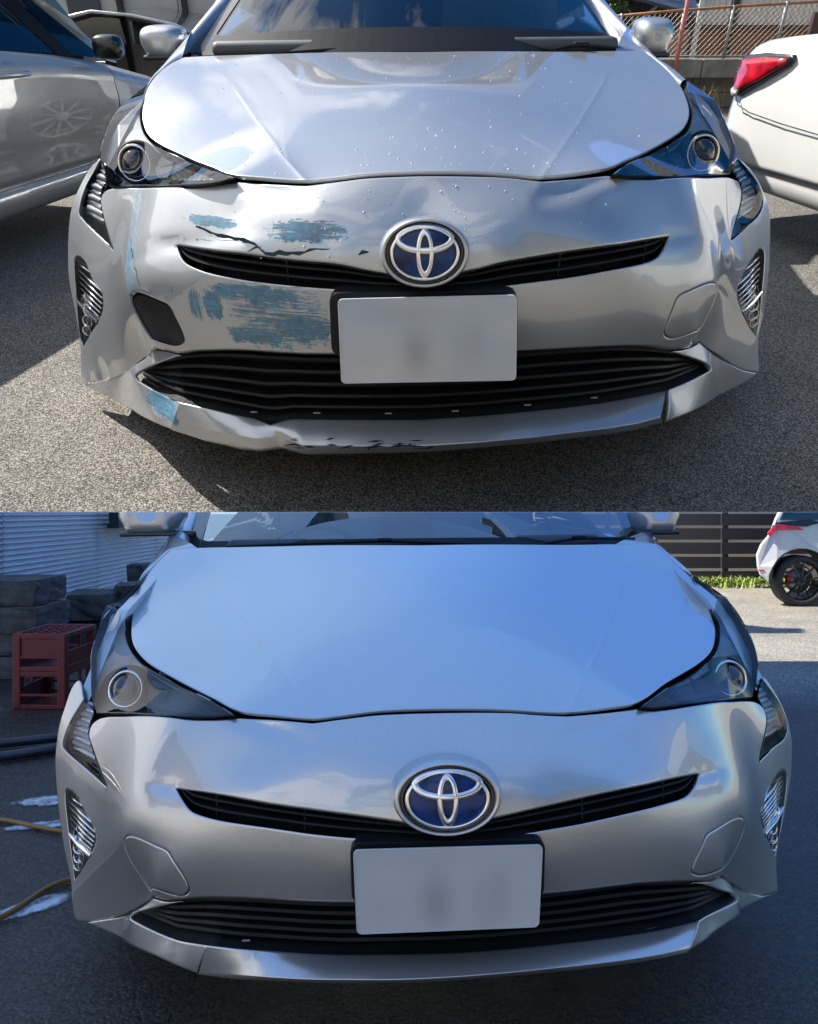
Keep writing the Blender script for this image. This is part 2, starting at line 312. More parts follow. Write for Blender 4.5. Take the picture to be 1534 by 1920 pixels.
TAB=json.loads('''{"U":{"pose":[0.0023563537183146164,0.009843449587022548,0.03143772193741268,1.28,1.0],"st":1.3,"B":[[-0.0,0.1105,0.7252],[0.0988,0.1118,0.7219],[0.2091,0.1211,0.7121],[0.3431,0.1527,0.715],[0.4464,0.1988,0.6961],[0.7536,0.624,0.6093],[0.1883,0.0729,0.6838],[0.4686,0.1401,0.6027],[0.3264,0.0523,0.612],[0.1471,0.0117,0.6004],[-0.0,0.0052,0.5876],[0.3117,0.0427,0.564],[0.1636,0.0105,0.5584],[-0.0,0.0039,0.552],[0.5276,0.1864,0.3527],[0.4403,0.1135,0.3935],[0.1993,0.0326,0.4184],[-0.0,0.0208,0.4226],[0.6048,0.2065,0.4847],[0.507,0.126,0.4956],[0.4896,0.1299,0.4096],[0.5793,0.1987,0.3892],[0.8467,0.741,0.6099],[0.885,0.715,0.5537],[0.9099,0.715,0.512],[0.9449,0.715,0.3999],[0.9516,0.702,0.343],[0.9523,0.676,0.2501],[0.9474,0.65,0.1862],[0.9647,0.624,0.085],[0.8314,0.494,0.1628],[0.716,0.377,0.2463],[0.625,0.299,0.3278],[0.9247,0.6175,0.1984],[0.7112,0.442,0.5063],[0.8683,0.676,0.5293],[0.7886,0.702,0.6425],[-0.0,0.0715,0.677],[-0.0,0.0286,0.6289],[0.1657,0.0341,0.6339],[0.3339,0.1041,0.6583],[0.4575,0.166,0.6494],[-0.0,0.0052,0.4873],[0.1815,0.0136,0.4884],[0.376,0.0624,0.4788]],"H":[[-0.0,0.1105,0.7252],[0.0988,0.1118,0.7219],[0.2091,0.1211,0.7121],[0.3431,0.1527,0.715],[0.4793,0.39,0.6993],[0.5849,0.546,0.7015],[0.6561,0.689,0.7073],[0.713,0.858,0.723],[0.7673,1.105,0.7493],[0.7633,1.56,0.8026],[-0.0,1.378,0.8187],[0.3759,1.417,0.816],[-0.0,0.4274,0.7605],[-0.0,0.7443,0.7899],[-0.0,1.0611,0.8073]],"G":[[0.3431,0.1527,0.715],[0.4793,0.39,0.6993],[0.5849,0.546,0.7015],[0.6561,0.689,0.7073],[0.713,0.858,0.723],[0.7673,1.105,0.7493],[0.4464,0.1988,0.6961],[0.7536,0.624,0.6093],[0.8005,1.235,0.7535],[0.8226,1.014,0.7255],[0.8126,0.91,0.7068],[0.8146,0.806,0.6621],[0.8467,0.741,0.6099]],"C":[[0.625,0.299,0.3278],[0.716,0.377,0.2463],[0.8314,0.494,0.1628],[0.9647,0.624,0.085],[0.8008,0.468,0.1019],[0.6188,0.2202,0.1805],[0.5352,0.1466,0.1917],[0.5236,0.1119,0.2343],[0.5567,0.2093,0.2436],[0.6804,0.312,0.246],[0.681,0.312,0.2542],[0.5276,0.1864,0.3527]],"lm":{"hoodf0":[-0.0,0.1105,0.7252],"hoodf1":[0.0988,0.1118,0.7219],"kink":[0.2091,0.1211,0.7121],"tip":[0.3431,0.1527,0.715],"he1":[0.4793,0.39,0.6993],"he2":[0.5849,0.546,0.7015],"he3":[0.6561,0.689,0.7073],"he4":[0.713,0.858,0.723],"he5":[0.7673,1.105,0.7493],"hcor":[0.7633,1.56,0.8026],"hr0":[-0.0,1.378,0.8187],"hr1":[0.3759,1.417,0.816],"cr_r":[0.5948,1.326,0.7758],"cr_m":[0.3696,0.65,0.7249],"cr_f":[0.1883,0.0729,0.6838],"hlb1":[0.4464,0.1988,0.6961],"hlb2":[0.7536,0.624,0.6093],"s0":[0.7977,1.43,0.7763],"s1":[0.8005,1.235,0.7535],"s2":[0.8226,1.014,0.7255],"s3":[0.8126,0.91,0.7068],"s4":[0.8146,0.806,0.6621],"s5":[0.8467,0.741,0.6099],"s6":[0.885,0.715,0.5537],"s7":[0.9099,0.715,0.512],"s8":[0.9449,0.715,0.3999],"s9":[0.9516,0.702,0.343],"s10":[0.9523,0.676,0.2501],"s11":[0.9474,0.65,0.1862],"s12":[0.9647,0.624,0.085],"fl1":[0.8314,0.494,0.1628],"fl2":[0.716,0.377,0.2463],"fl3":[0.625,0.299,0.3278],"c1":[0.8008,0.468,0.1019],"c2":[0.6188,0.2202,0.1805],"c3":[0.5352,0.1466,0.1917],"c4":[0.4031,0.0663,0.2074],"c5":[0.2251,0.013,0.2205],"c6":[-0.0,0.0,0.2194],"k1":[0.5236,0.1119,0.2343],"k2":[0.3887,0.0274,0.248],"k3":[0.2182,-0.0206,0.2531],"k4":[-0.0,-0.0325,0.2565],"lt0":[0.6804,0.312,0.246],"lt1":[0.5567,0.2093,0.2436],"lt2":[0.3853,0.1039,0.2638],"lt3":[0.2082,0.0494,0.2762],"lt4":[0.0,0.039,0.2745],"lg0":[0.681,0.312,0.2542],"lg1":[0.5276,0.1864,0.3527],"lg2":[0.4403,0.1135,0.3935],"lg3":[0.1993,0.0326,0.4184],"lg4":[-0.0,0.0208,0.4226],"ug0":[0.4686,0.1401,0.6027],"ug1":[0.3264,0.0523,0.612],"ug2":[0.1471,0.0117,0.6004],"ug3":[-0.0,0.0052,0.5876],"ub0":[0.4528,0.1179,0.5805],"ub1":[0.4345,0.1052,0.57],"ub2":[0.3117,0.0427,0.564],"ub3":[0.1636,0.0105,0.5584],"ub4":[-0.0,0.0039,0.552],"fc0":[0.6048,0.2065,0.4847],"fc1":[0.507,0.126,0.4956],"fc2":[0.4896,0.1299,0.4096],"fc3":[0.5793,0.1987,0.3892],"fc4":[0.592,0.2023,0.406],"f0":[0.8854,0.65,0.4283],"f1":[0.8601,0.624,0.4171],"f2":[0.8266,0.572,0.3868],"f3":[0.8058,0.546,0.3608],"f4":[0.8171,0.546,0.3247],"f5":[0.844,0.559,0.2842],"f6":[0.9247,0.6175,0.1984],"f7":[0.9321,0.637,0.2303],"f8":[0.9248,0.663,0.3235],"f9":[0.9135,0.676,0.4026],"sl0":[0.7886,0.702,0.6425],"sl1":[0.8493,0.702,0.587],"sl2":[0.8683,0.676,0.5293],"sl3":[0.7112,0.442,0.5063],"sl4":[0.7335,0.494,0.5262],"sl5":[0.7523,0.546,0.5945],"sl6":[0.7402,0.585,0.6267],"mir_i":[0.8695,1.95,0.8368],"mir_o":[0.991,2.015,0.8277]},"f":{"hood_L":[[0.0024,0.1216,0.7264,0],[-0.097,0.1247,0.7233,0],[-0.1448,0.1249,0.7185,0],[-0.2072,0.1256,0.7128,1],[-0.2809,0.1408,0.715,0],[-0.3458,0.1686,0.7154,0],[-0.4151,0.2877,0.708,0],[-0.5001,0.4357,0.6999,0],[-0.5946,0.5742,0.703,0],[-0.65,0.6762,0.7066,0],[-0.6901,0.7807,0.7151,0],[-0.7238,0.8952,0.7267,0],[-0.7688,1.0962,0.7481,0],[-0.7922,1.2886,0.7696,0],[-0.7888,1.4641,0.7903,0],[-0.7631,1.5564,0.8023,1],[-0.6607,1.5353,0.8072,0],[-0.3686,1.4393,0.8183,0],[0.0263,1.3981,0.8199,0]],"hood_R":[[0.0024,0.1216,0.7264,0],[0.1023,0.1281,0.7233,0],[0.1604,0.1345,0.7179,0],[0.213,0.1323,0.7134,1],[0.2779,0.1488,0.7156,0],[0.3441,0.1873,0.7165,0],[0.4041,0.2879,0.7102,0],[0.4759,0.4154,0.7017,0],[0.5817,0.5783,0.7047,0],[0.6403,0.6842,0.7084,0],[0.6916,0.8195,0.7197,0],[0.7313,0.9916,0.738,0],[0.752,1.1399,0.7547,0],[0.7626,1.3381,0.7777,0],[0.7585,1.5789,0.805,1],[0.6464,1.5307,0.8078,0],[0.3867,1.4239,0.816,0],[0.0263,1.3981,0.8199,0]],"crease_L":[[-0.5947,1.3023,0.7873,0],[-0.5008,1.0303,0.7654,0],[-0.3584,0.5795,0.737,0],[-0.2707,0.2864,0.7269,0],[-0.2063,0.1168,0.712,0]],"crease_R":[[0.5728,1.2467,0.783,0],[0.5035,1.0145,0.7632,0],[0.3898,0.663,0.7398,0],[0.2828,0.326,0.7288,0],[0.2118,0.1236,0.7125,0]],"lens_L":[[-0.3395,0.145,0.7147,1],[-0.3791,0.1432,0.7065,0],[-0.438,0.1783,0.6961,0],[-0.5616,0.3413,0.6618,0],[-0.7221,0.5671,0.6144,0],[-0.7584,0.6253,0.6073,1],[-0.8019,0.732,0.6293,0],[-0.8182,0.7881,0.6504,0],[-0.8219,0.8689,0.6876,0],[-0.8233,0.9536,0.7138,0],[-0.8144,1.0985,0.7377,0],[-0.8061,1.2889,0.7585,1],[-0.7906,1.1903,0.7517,0],[-0.7471,0.9901,0.7404,0],[-0.7289,0.8877,0.7253,0],[-0.6989,0.7846,0.711,0],[-0.6571,0.6753,0.7022,0],[-0.5936,0.5546,0.6996,0],[-0.4973,0.4131,0.6977,0],[-0.4039,0.2391,0.7115,0]],"lens_R":[[0.342,0.1415,0.7137,1],[0.3757,0.1498,0.7081,0],[0.4544,0.2139,0.6944,0],[0.5955,0.4058,0.6564,0],[0.7576,0.6372,0.612,1],[0.7917,0.7176,0.6279,0],[0.8108,0.7832,0.652,0],[0.8056,0.8785,0.6985,0],[0.8192,0.9974,0.7237,0],[0.8099,1.1302,0.7418,0],[0.805,1.2303,0.7521,1],[0.7485,1.0339,0.746,0],[0.7263,0.9221,0.7335,0],[0.7048,0.8261,0.7187,0],[0.6481,0.6704,0.7057,0],[0.5837,0.5514,0.7034,0],[0.4687,0.3757,0.7016,0],[0.3895,0.2305,0.7143,0]],"bump_L":[[0.0022,0.1074,0.7214,0],[-0.0965,0.108,0.7188,0],[-0.1437,0.1065,0.7144,0],[-0.2062,0.1108,0.7062,1],[-0.28,0.1298,0.7083,0],[-0.3355,0.1467,0.7107,1],[-0.3833,0.1572,0.6991,0],[-0.4416,0.1877,0.6895,0],[-0.5518,0.3089,0.6646,0],[-0.6944,0.5338,0.6178,0],[-0.7526,0.6081,0.5976,0],[-0.7773,0.622,0.5801,0],[-0.7733,0.5945,0.5594,0],[-0.731,0.4918,0.5205,0],[-0.7015,0.4227,0.5085,1],[-0.7944,0.5768,0.5054,0],[-0.8585,0.6625,0.5235,0],[-0.8644,0.6774,0.5367,0],[-0.8455,0.7067,0.5847,0],[-0.796,0.717,0.648,1],[-0.8429,0.7418,0.6154,0],[-0.8831,0.7206,0.5604,0],[-0.9073,0.7123,0.5129,0],[-0.944,0.7166,0.4094,0],[-0.9557,0.7084,0.3474,0],[-0.9479,0.6712,0.253,0],[-0.9468,0.6501,0.1917,0],[-0.9642,0.6219,0.08,1],[-0.8047,0.4654,0.1716,0],[-0.7201,0.3821,0.2321,0],[-0.6557,0.3347,0.2822,0],[-0.5873,0.2277,0.3546,1],[-0.5473,0.1905,0.3642,0],[-0.5114,0.1653,0.3688,0],[-0.4521,0.1182,0.3947,0],[-0.3602,0.0723,0.4149,0],[-0.2199,0.0351,0.4219,0],[0.0012,0.0198,0.4251,0]],"bump_R":[[0.0022,0.1074,0.7214,0],[0.1009,0.1088,0.7192,0],[0.1577,0.1105,0.7157,0],[0.2109,0.1149,0.7081,1],[0.2752,0.1309,0.7103,0],[0.3383,0.1504,0.7138,1],[0.3787,0.1582,0.7028,0],[0.4507,0.1995,0.6927,0],[0.5799,0.3611,0.6614,0],[0.7265,0.5878,0.6151,0],[0.7829,0.6439,0.5935,0],[0.7942,0.6364,0.5742,0],[0.7817,0.5956,0.5491,0],[0.7268,0.4677,0.5022,1],[0.8086,0.5916,0.4999,0],[0.8775,0.6832,0.5236,0],[0.863,0.7112,0.5724,0],[0.7932,0.7022,0.6367,1],[0.8496,0.7301,0.5989,0],[0.8884,0.7128,0.5463,0],[0.9126,0.7179,0.511,0],[0.9454,0.712,0.3908,0],[0.951,0.6995,0.3374,0],[0.9568,0.6806,0.2472,0],[0.9451,0.6439,0.1832,0],[0.9651,0.627,0.0911,1],[0.8594,0.5233,0.1535,0],[0.7649,0.4246,0.2235,0],[0.6892,0.3576,0.2805,0],[0.6468,0.3212,0.3152,1],[0.5893,0.2387,0.3371,0],[0.5354,0.1883,0.3558,0],[0.4247,0.1025,0.4034,0],[0.3184,0.0578,0.4204,0],[0.1771,0.0261,0.428,0],[0.0012,0.0198,0.4251,0]],"corner_L":[[-0.6064,0.2777,0.3306,1],[-0.6414,0.2967,0.2965,0],[-0.7142,0.3662,0.2366,0],[-0.8095,0.4745,0.1642,0],[-0.959,0.6177,0.077,1],[-0.923,0.5838,0.0818,0],[-0.7973,0.4621,0.1004,0],[-0.6231,0.2236,0.1715,0],[-0.5711,0.1811,0.1766,1],[-0.5288,0.1535,0.2584,1],[-0.6014,0.2402,0.2372,0],[-0.6684,0.2963,0.243,1],[-0.6761,0.3075,0.2514,0],[-0.607,0.264,0.2991,0],[-0.515,0.1733,0.3605,1],[-0.5614,0.2287,0.3452,0]],"corner_R":[[0.6441,0.3134,0.316,1],[0.6842,0.3439,0.2825,0],[0.774,0.4421,0.2112,0],[0.8616,0.5254,0.1479,0],[0.9562,0.6168,0.0927,1],[0.9189,0.5805,0.0909,0],[0.802,0.4686,0.1061,0],[0.6168,0.2209,0.183,0],[0.5447,0.1527,0.1992,1],[0.5567,0.2085,0.2498,1],[0.6124,0.2516,0.2479,0],[0.6987,0.3371,0.2375,1],[0.6941,0.3334,0.2462,0],[0.6222,0.2767,0.2956,0],[0.5467,0.2092,0.3416,1],[0.6017,0.268,0.3217,0]],"ugrille_L":[[0.0006,0.0043,0.5767,0],[-0.0884,0.0076,0.5878,0],[-0.1575,0.0146,0.6003,0],[-0.2209,0.0289,0.6021,0],[-0.3152,0.0492,0.6082,0],[-0.3827,0.0816,0.606,0],[-0.4685,0.1385,0.6012,1],[-0.4522,0.1126,0.579,0],[-0.4326,0.0959,0.5711,0],[-0.3864,0.0676,0.5658,0],[-0.3209,0.044,0.5612,0],[-0.2244,0.021,0.5572,0],[-0.1602,0.0094,0.5557,0],[-0.0896,0.003,0.5533,0],[0.0006,0.0032,0.5503,0]],"ugrille_R":[[0.0006,0.0043,0.5767,0],[0.0896,0.0078,0.5887,0],[0.137,0.0115,0.6,0],[0.2417,0.0356,0.6092,0],[0.339,0.0606,0.6139,0],[0.398,0.0948,0.6112,0],[0.4683,0.1418,0.6061,1],[0.4507,0.1147,0.5846,0],[0.4305,0.0961,0.5747,0],[0.3775,0.0647,0.5723,0],[0.302,0.04,0.5675,0],[0.2452,0.0262,0.564,0],[0.167,0.0107,0.5604,0],[0.0907,0.003,0.5533,0],[0.0006,0.0032,0.5503,0]],"fog_L":[[-0.8902,0.6572,0.4267,0],[-0.8548,0.6108,0.4241,0],[-0.8246,0.5554,0.3984,0],[-0.7729,0.4697,0.3925,0],[-0.7735,0.4591,0.3658,0],[-0.8062,0.4919,0.3183,0],[-0.8683,0.5594,0.2546,0],[-0.9262,0.6183,0.1925,1],[-0.9436,0.653,0.2124,0],[-0.9296,0.6652,0.3106,0],[-0.9136,0.6788,0.4065,0]],"fog_R":[[0.8889,0.6563,0.4287,0],[0.8495,0.6022,0.4209,0],[0.7915,0.5062,0.4028,0],[0.764,0.4531,0.3884,0],[0.792,0.4783,0.3406,0],[0.8364,0.5258,0.2888,0],[0.8749,0.5663,0.2478,0],[0.9258,0.6213,0.2007,1],[0.9329,0.6467,0.2377,0],[0.9251,0.6628,0.321,0],[0.9142,0.6787,0.404,0]],"cover_L":[[-0.6038,0.207,0.4809,0],[-0.5066,0.1252,0.4928,0],[-0.4931,0.1172,0.4816,0],[-0.4858,0.1289,0.4089,0],[-0.5708,0.194,0.3871,0],[-0.5988,0.2264,0.4004,0]],"cover_R":[[0.6095,0.2149,0.4853,0],[0.5069,0.1255,0.4989,0],[0.4954,0.1184,0.4888,0],[0.4951,0.1351,0.4083,0],[0.6108,0.2579,0.3686,0],[0.6252,0.2721,0.3775,0]],"side_L":[[-0.7887,0.7061,0.6462,1],[-0.8455,0.7067,0.5847,0],[-0.8644,0.6774,0.5367,0],[-0.8585,0.6625,0.5235,0],[-0.7944,0.5768,0.5054,0],[-0.7015,0.4227,0.5085,1],[-0.731,0.4918,0.5205,0],[-0.7733,0.5945,0.5594,0],[-0.7777,0.6247,0.582,0],[-0.7611,0.6247,0.6014,0],[-0.7667,0.6521,0.62,0]],"side_R":[[0.793,0.701,0.6357,1],[0.863,0.7112,0.5724,0],[0.8774,0.6852,0.527,0],[0.8086,0.5916,0.4999,0],[0.7234,0.4627,0.5036,1],[0.7817,0.5956,0.5491,0],[0.7942,0.6364,0.5742,0],[0.7829,0.6439,0.5935,0],[0.7696,0.6518,0.6162,0]],"plate_L":[[-0.1499,-0.039,0.5545,0],[-0.1538,-0.039,0.3945,0]],"plate_R":[[0.161,-0.039,0.5587,0],[0.1715,-0.039,0.3974,0]],"holder_L":[[-0.1665,-0.0156,0.5578,0],[-0.1704,-0.0156,0.4385,0]],"holder_R":[[0.1649,-0.0156,0.558,0],[0.1735,-0.0156,0.4347,0]],"emblem_L":[[-0.0002,-0.026,0.6858,0],[0.0,-0.026,0.5681,0],[-0.0739,-0.026,0.6289,0],[-0.0001,-0.026,0.6273,0]],"emblem_R":[[0.0764,-0.026,0.6273,0]],"proj_L":[[-0.6644,0.5787,0.6613,0],[-0.6908,0.6825,0.6828,0],[-0.5919,0.4848,0.678,0]],"proj_R":[[0.6626,0.5907,0.6672,0],[0.6942,0.7015,0.6878,0],[0.7461,0.6962,0.6479,0]],"wind_L":[[-0.8293,1.95,0.7863,0],[-0.7353,2.32,0.9426,0],[-0.7954,2.34,0.9428,0],[-0.8847,1.7,0.7613,0],[-0.7796,1.62,0.7978,0]],"wind_R":[[0.8016,1.95,0.7836,0],[0.7218,2.32,0.9282,0],[0.7758,2.34,0.9273,0],[0.8346,1.7,0.7743,0],[0.7698,1.62,0.8021,0]],"mirror_L":[[-1.017,2.0,0.8359,0],[-0.8765,2.0,0.8345,0],[-0.9498,2.0,0.8688,0],[-0.9705,2.0,0.7705,0]],"mirror_R":[[0.9578,2.0,0.8129,0],[0.8424,2.0,0.8174,0],[0.8922,2.0,0.8737,0],[0.9133,2.0,0.7603,0]],"wipe_L":[[-0.4365,1.5,0.8148,0],[-0.1469,1.5,0.8221,0],[-0.0573,1.47,0.8188,0]],"wipe_R":[[0.4493,1.5,0.8161,0],[0.5135,1.5,0.8242,0],[0.707,1.6,0.8056,0]],"lipA_L":[[-0.5288,0.1535,0.2584,0],[-0.4479,0.1149,0.2598,0],[-0.3867,0.0915,0.2576,0],[-0.3185,0.0709,0.2542,0],[-0.2655,0.0595,0.2662,0],[-0.2123,0.0502,0.2695,0],[-0.1018,0.0405,0.2724,0],[0.0019,0.039,0.2733,0],[0.1053,0.0405,0.2787,0],[0.204,0.0487,0.283,0],[0.2958,0.0723,0.2793,0],[0.3822,0.1082,0.2706,0],[0.4758,0.1577,0.2607,0],[0.5567,0.2085,0.2498,0]],"lipB_L":[[-0.5585,0.1713,0.2026,0],[-0.4649,0.1065,0.2164,0],[-0.3837,0.0544,0.2311,0],[-0.2972,0.0108,0.2378,0],[-0.2459,-0.0108,0.2464,0],[-0.1857,-0.0203,0.2501,0],[-0.1002,-0.0271,0.2507,0],[0.0007,-0.0286,0.2517,0],[0.1012,-0.0271,0.2571,0],[0.2187,-0.0157,0.2613,0],[0.2969,0.0046,0.2597,0],[0.3808,0.037,0.2503,0],[0.452,0.0731,0.2406,0],[0.5205,0.1134,0.2356,0]],"lipC_L":[[-0.5715,0.1812,0.1751,0],[-0.4743,0.1198,0.1793,0],[-0.3939,0.0743,0.1866,0],[-0.3054,0.0361,0.1982,0],[-0.2531,0.0178,0.2063,0],[-0.191,0.0083,0.2114,0],[-0.1025,0.0015,0.2171,0],[0.0013,0.0,0.2194,0],[0.1047,0.0015,0.2262,0],[0.2255,0.0129,0.2307,0],[0.3062,0.0342,0.2274,0],[0.3928,0.0684,0.2169,0],[0.4665,0.1066,0.2059,0],[0.5447,0.1527,0.1992,0]],"lgtop_L":[[-0.702,0.3706,0.2216,0],[-0.6178,0.2928,0.286,0],[-0.515,0.1724,0.3597,0],[-0.4539,0.1213,0.3887,0],[-0.3613,0.0741,0.4096,0],[-0.2207,0.0367,0.4157,0],[-0.0953,0.02,0.4218,0],[0.0012,0.0204,0.4227,0]],"lgtop_R":[[0.7142,0.3785,0.2252,0],[0.6407,0.3215,0.2754,0],[0.5384,0.1937,0.3485,0],[0.426,0.1045,0.3991,0],[0.3188,0.0585,0.4179,0],[0.1775,0.0271,0.4244,0],[0.0873,0.0191,0.4245,0],[0.0012,0.0204,0.4227,0]],"crackA_L":[[-0.4187,0.1255,0.6362,0],[-0.3821,0.098,0.6308,0],[-0.3276,0.0653,0.6289,0],[-0.2974,0.0516,0.6232,0],[-0.2908,0.0471,0.617,0],[-0.2785,0.0422,0.6109,0],[-0.2541,0.0378,0.6119,0],[-0.2201,0.0309,0.6117,0],[-0.2006,0.0301,0.6191,0],[-0.1643,0.0239,0.6206,0]],"crackB_L":[[-0.3128,0.0486,0.6112,0],[-0.2977,0.0482,0.6168,0],[-0.2879,0.0469,0.6179,0]],"crackC_L":[[-0.1137,0.0152,0.6144,0],[-0.1062,0.0163,0.6167,0],[-0.0951,0.0161,0.6158,0]],"crackD_L":[[-0.6039,0.283,0.5798,0],[-0.5735,0.1877,0.5436,0],[-0.5637,0.1637,0.5088,0],[-0.5631,0.1629,0.4818,0]],"scuff_L":[[-0.3883,0.1165,0.6467,0],[-0.3423,0.1009,0.653,0],[-0.3884,0.1229,0.6544,0],[-0.3661,0.0987,0.6398,0],[-0.2046,0.046,0.6448,0],[-0.1449,0.0438,0.6538,0],[-0.2044,0.0553,0.6586,0],[-0.1811,0.0375,0.6369,0],[-0.2777,0.0631,0.6437,0],[-0.2579,0.0585,0.6448,0],[-0.2777,0.0657,0.6467,0],[-0.2777,0.0595,0.6392,0],[-0.5918,0.2105,0.5366,0],[-0.5743,0.1897,0.543,0],[-0.6136,0.3,0.5753,0],[-0.6587,0.3034,0.3889,0],[-0.4349,0.085,0.5004,0],[-0.4195,0.0776,0.503,0],[-0.4304,0.0832,0.5228,0],[-0.4421,0.0916,0.4693,0],[-0.3984,0.0681,0.5073,0],[-0.3781,0.06,0.5101,0],[-0.3938,0.0663,0.5324,0],[-0.4046,0.0739,0.4779,0],[-0.2657,0.0308,0.5014,0],[-0.1774,0.0115,0.5078,0],[-0.2537,0.0278,0.5601,0],[-0.2696,0.0421,0.4358,0],[-0.3069,0.0396,0.5369,0],[-0.2253,0.0205,0.5467,0],[-0.3054,0.0397,0.5487,0],[-0.3089,0.0401,0.5227,0],[-0.4743,0.1077,0.5219,0],[-0.4435,0.0907,0.5275,0],[-0.4724,0.1083,0.532,0],[-0.4757,0.1077,0.5146,0],[-0.2329,0.0262,0.477,0],[-0.1794,0.0142,0.4844,0],[-0.2307,0.0233,0.4957,0],[-0.2356,0.0307,0.4552,0],[-0.3202,0.0512,0.4519,0],[-0.2557,0.034,0.4604,0],[-0.3172,0.0472,0.4695,0],[-0.3234,0.0561,0.4336,0]],"scuffC_L":[[-0.5903,0.2218,0.2193,0],[-0.5345,0.1526,0.2458,0],[-0.5784,0.2263,0.2413,0],[-0.6035,0.2158,0.1952,0],[-0.7561,0.4224,0.218,0],[-0.7149,0.364,0.2306,0],[-0.7522,0.4214,0.2329,0],[-0.7629,0.4259,0.1945,0]],"lite_L":[[-0.8402,0.8692,0.6275,0],[-0.8599,0.9088,0.6366,0],[-0.8726,1.0095,0.6672,0],[-0.89,1.1425,0.6868,0],[-0.8882,1.3179,0.7091,0],[-0.8625,1.4554,0.7324,1],[-0.8371,1.304,0.7189,0],[-0.7857,1.0879,0.7092,0],[-0.7433,0.9291,0.6907,0],[-0.6996,0.8177,0.678,0],[-0.6316,0.6832,0.675,0],[-0.5268,0.5252,0.6743,0],[-0.4373,0.3834,0.6799,1],[-0.5314,0.5165,0.6704,0],[-0.6217,0.6475,0.6693,0],[-0.6919,0.7813,0.6714,0],[-0.7503,0.858,0.6671,0],[-0.7943,0.8762,0.6544,0],[-0.8196,0.8661,0.637,0]],"lite_R":[[0.8397,0.8702,0.6283,0],[0.8549,0.9018,0.6359,0],[0.86,1.0223,0.6757,0],[0.8974,1.2099,0.6937,0],[0.8903,1.3489,0.7125,0],[0.8659,1.3966,0.7239,1],[0.8287,1.2501,0.7151,0],[0.7706,1.039,0.7062,0],[0.7477,0.9602,0.697,0],[0.6957,0.8237,0.6814,0],[0.6221,0.6802,0.6791,0],[0.5062,0.5034,0.6753,0],[0.4257,0.367,0.6824,1],[0.514,0.4937,0.6705,0],[0.619,0.6468,0.6706,0],[0.6951,0.7888,0.6719,0],[0.7566,0.8705,0.6688,0],[0.8015,0.8912,0.6575,0],[0.8276,0.8862,0.6426,0]],"teeth_L":[[-0.3729,0.2507,0.6955,1],[-0.4293,0.3372,0.6878,0],[-0.5202,0.4746,0.6749,0],[-0.6002,0.5861,0.6741,1],[-0.6059,0.5444,0.657,0],[-0.5835,0.475,0.6492,1],[-0.4853,0.3511,0.6693,0],[-0.4071,0.2596,0.6883,0]],"teeth_R":[[0.3782,0.2512,0.6944,1],[0.4235,0.3313,0.6892,0],[0.5066,0.4615,0.6764,0],[0.5993,0.5831,0.6736,1],[0.6112,0.5591,0.6586,0],[0.5871,0.4865,0.6503,1],[0.5118,0.3974,0.6642,0],[0.4213,0.2772,0.6859,0]],"fin_L":[[-0.5485,0.4993,0.6771,0],[-0.566,0.4472,0.6569,0],[-0.545,0.4189,0.6602,0]],"fin_R":[[0.5586,0.5393,0.6849,0],[0.569,0.4735,0.6617,0],[0.5497,0.4494,0.6643,0]],"cells_L":[[-0.8709,0.5886,0.3046,0],[-0.8851,0.5974,0.2736,0],[-0.8958,0.6018,0.2451,0]],"cells_R":[[0.8872,0.6079,0.2931,0],[0.894,0.6082,0.268,0],[0.8996,0.6082,0.2472,0]]}},
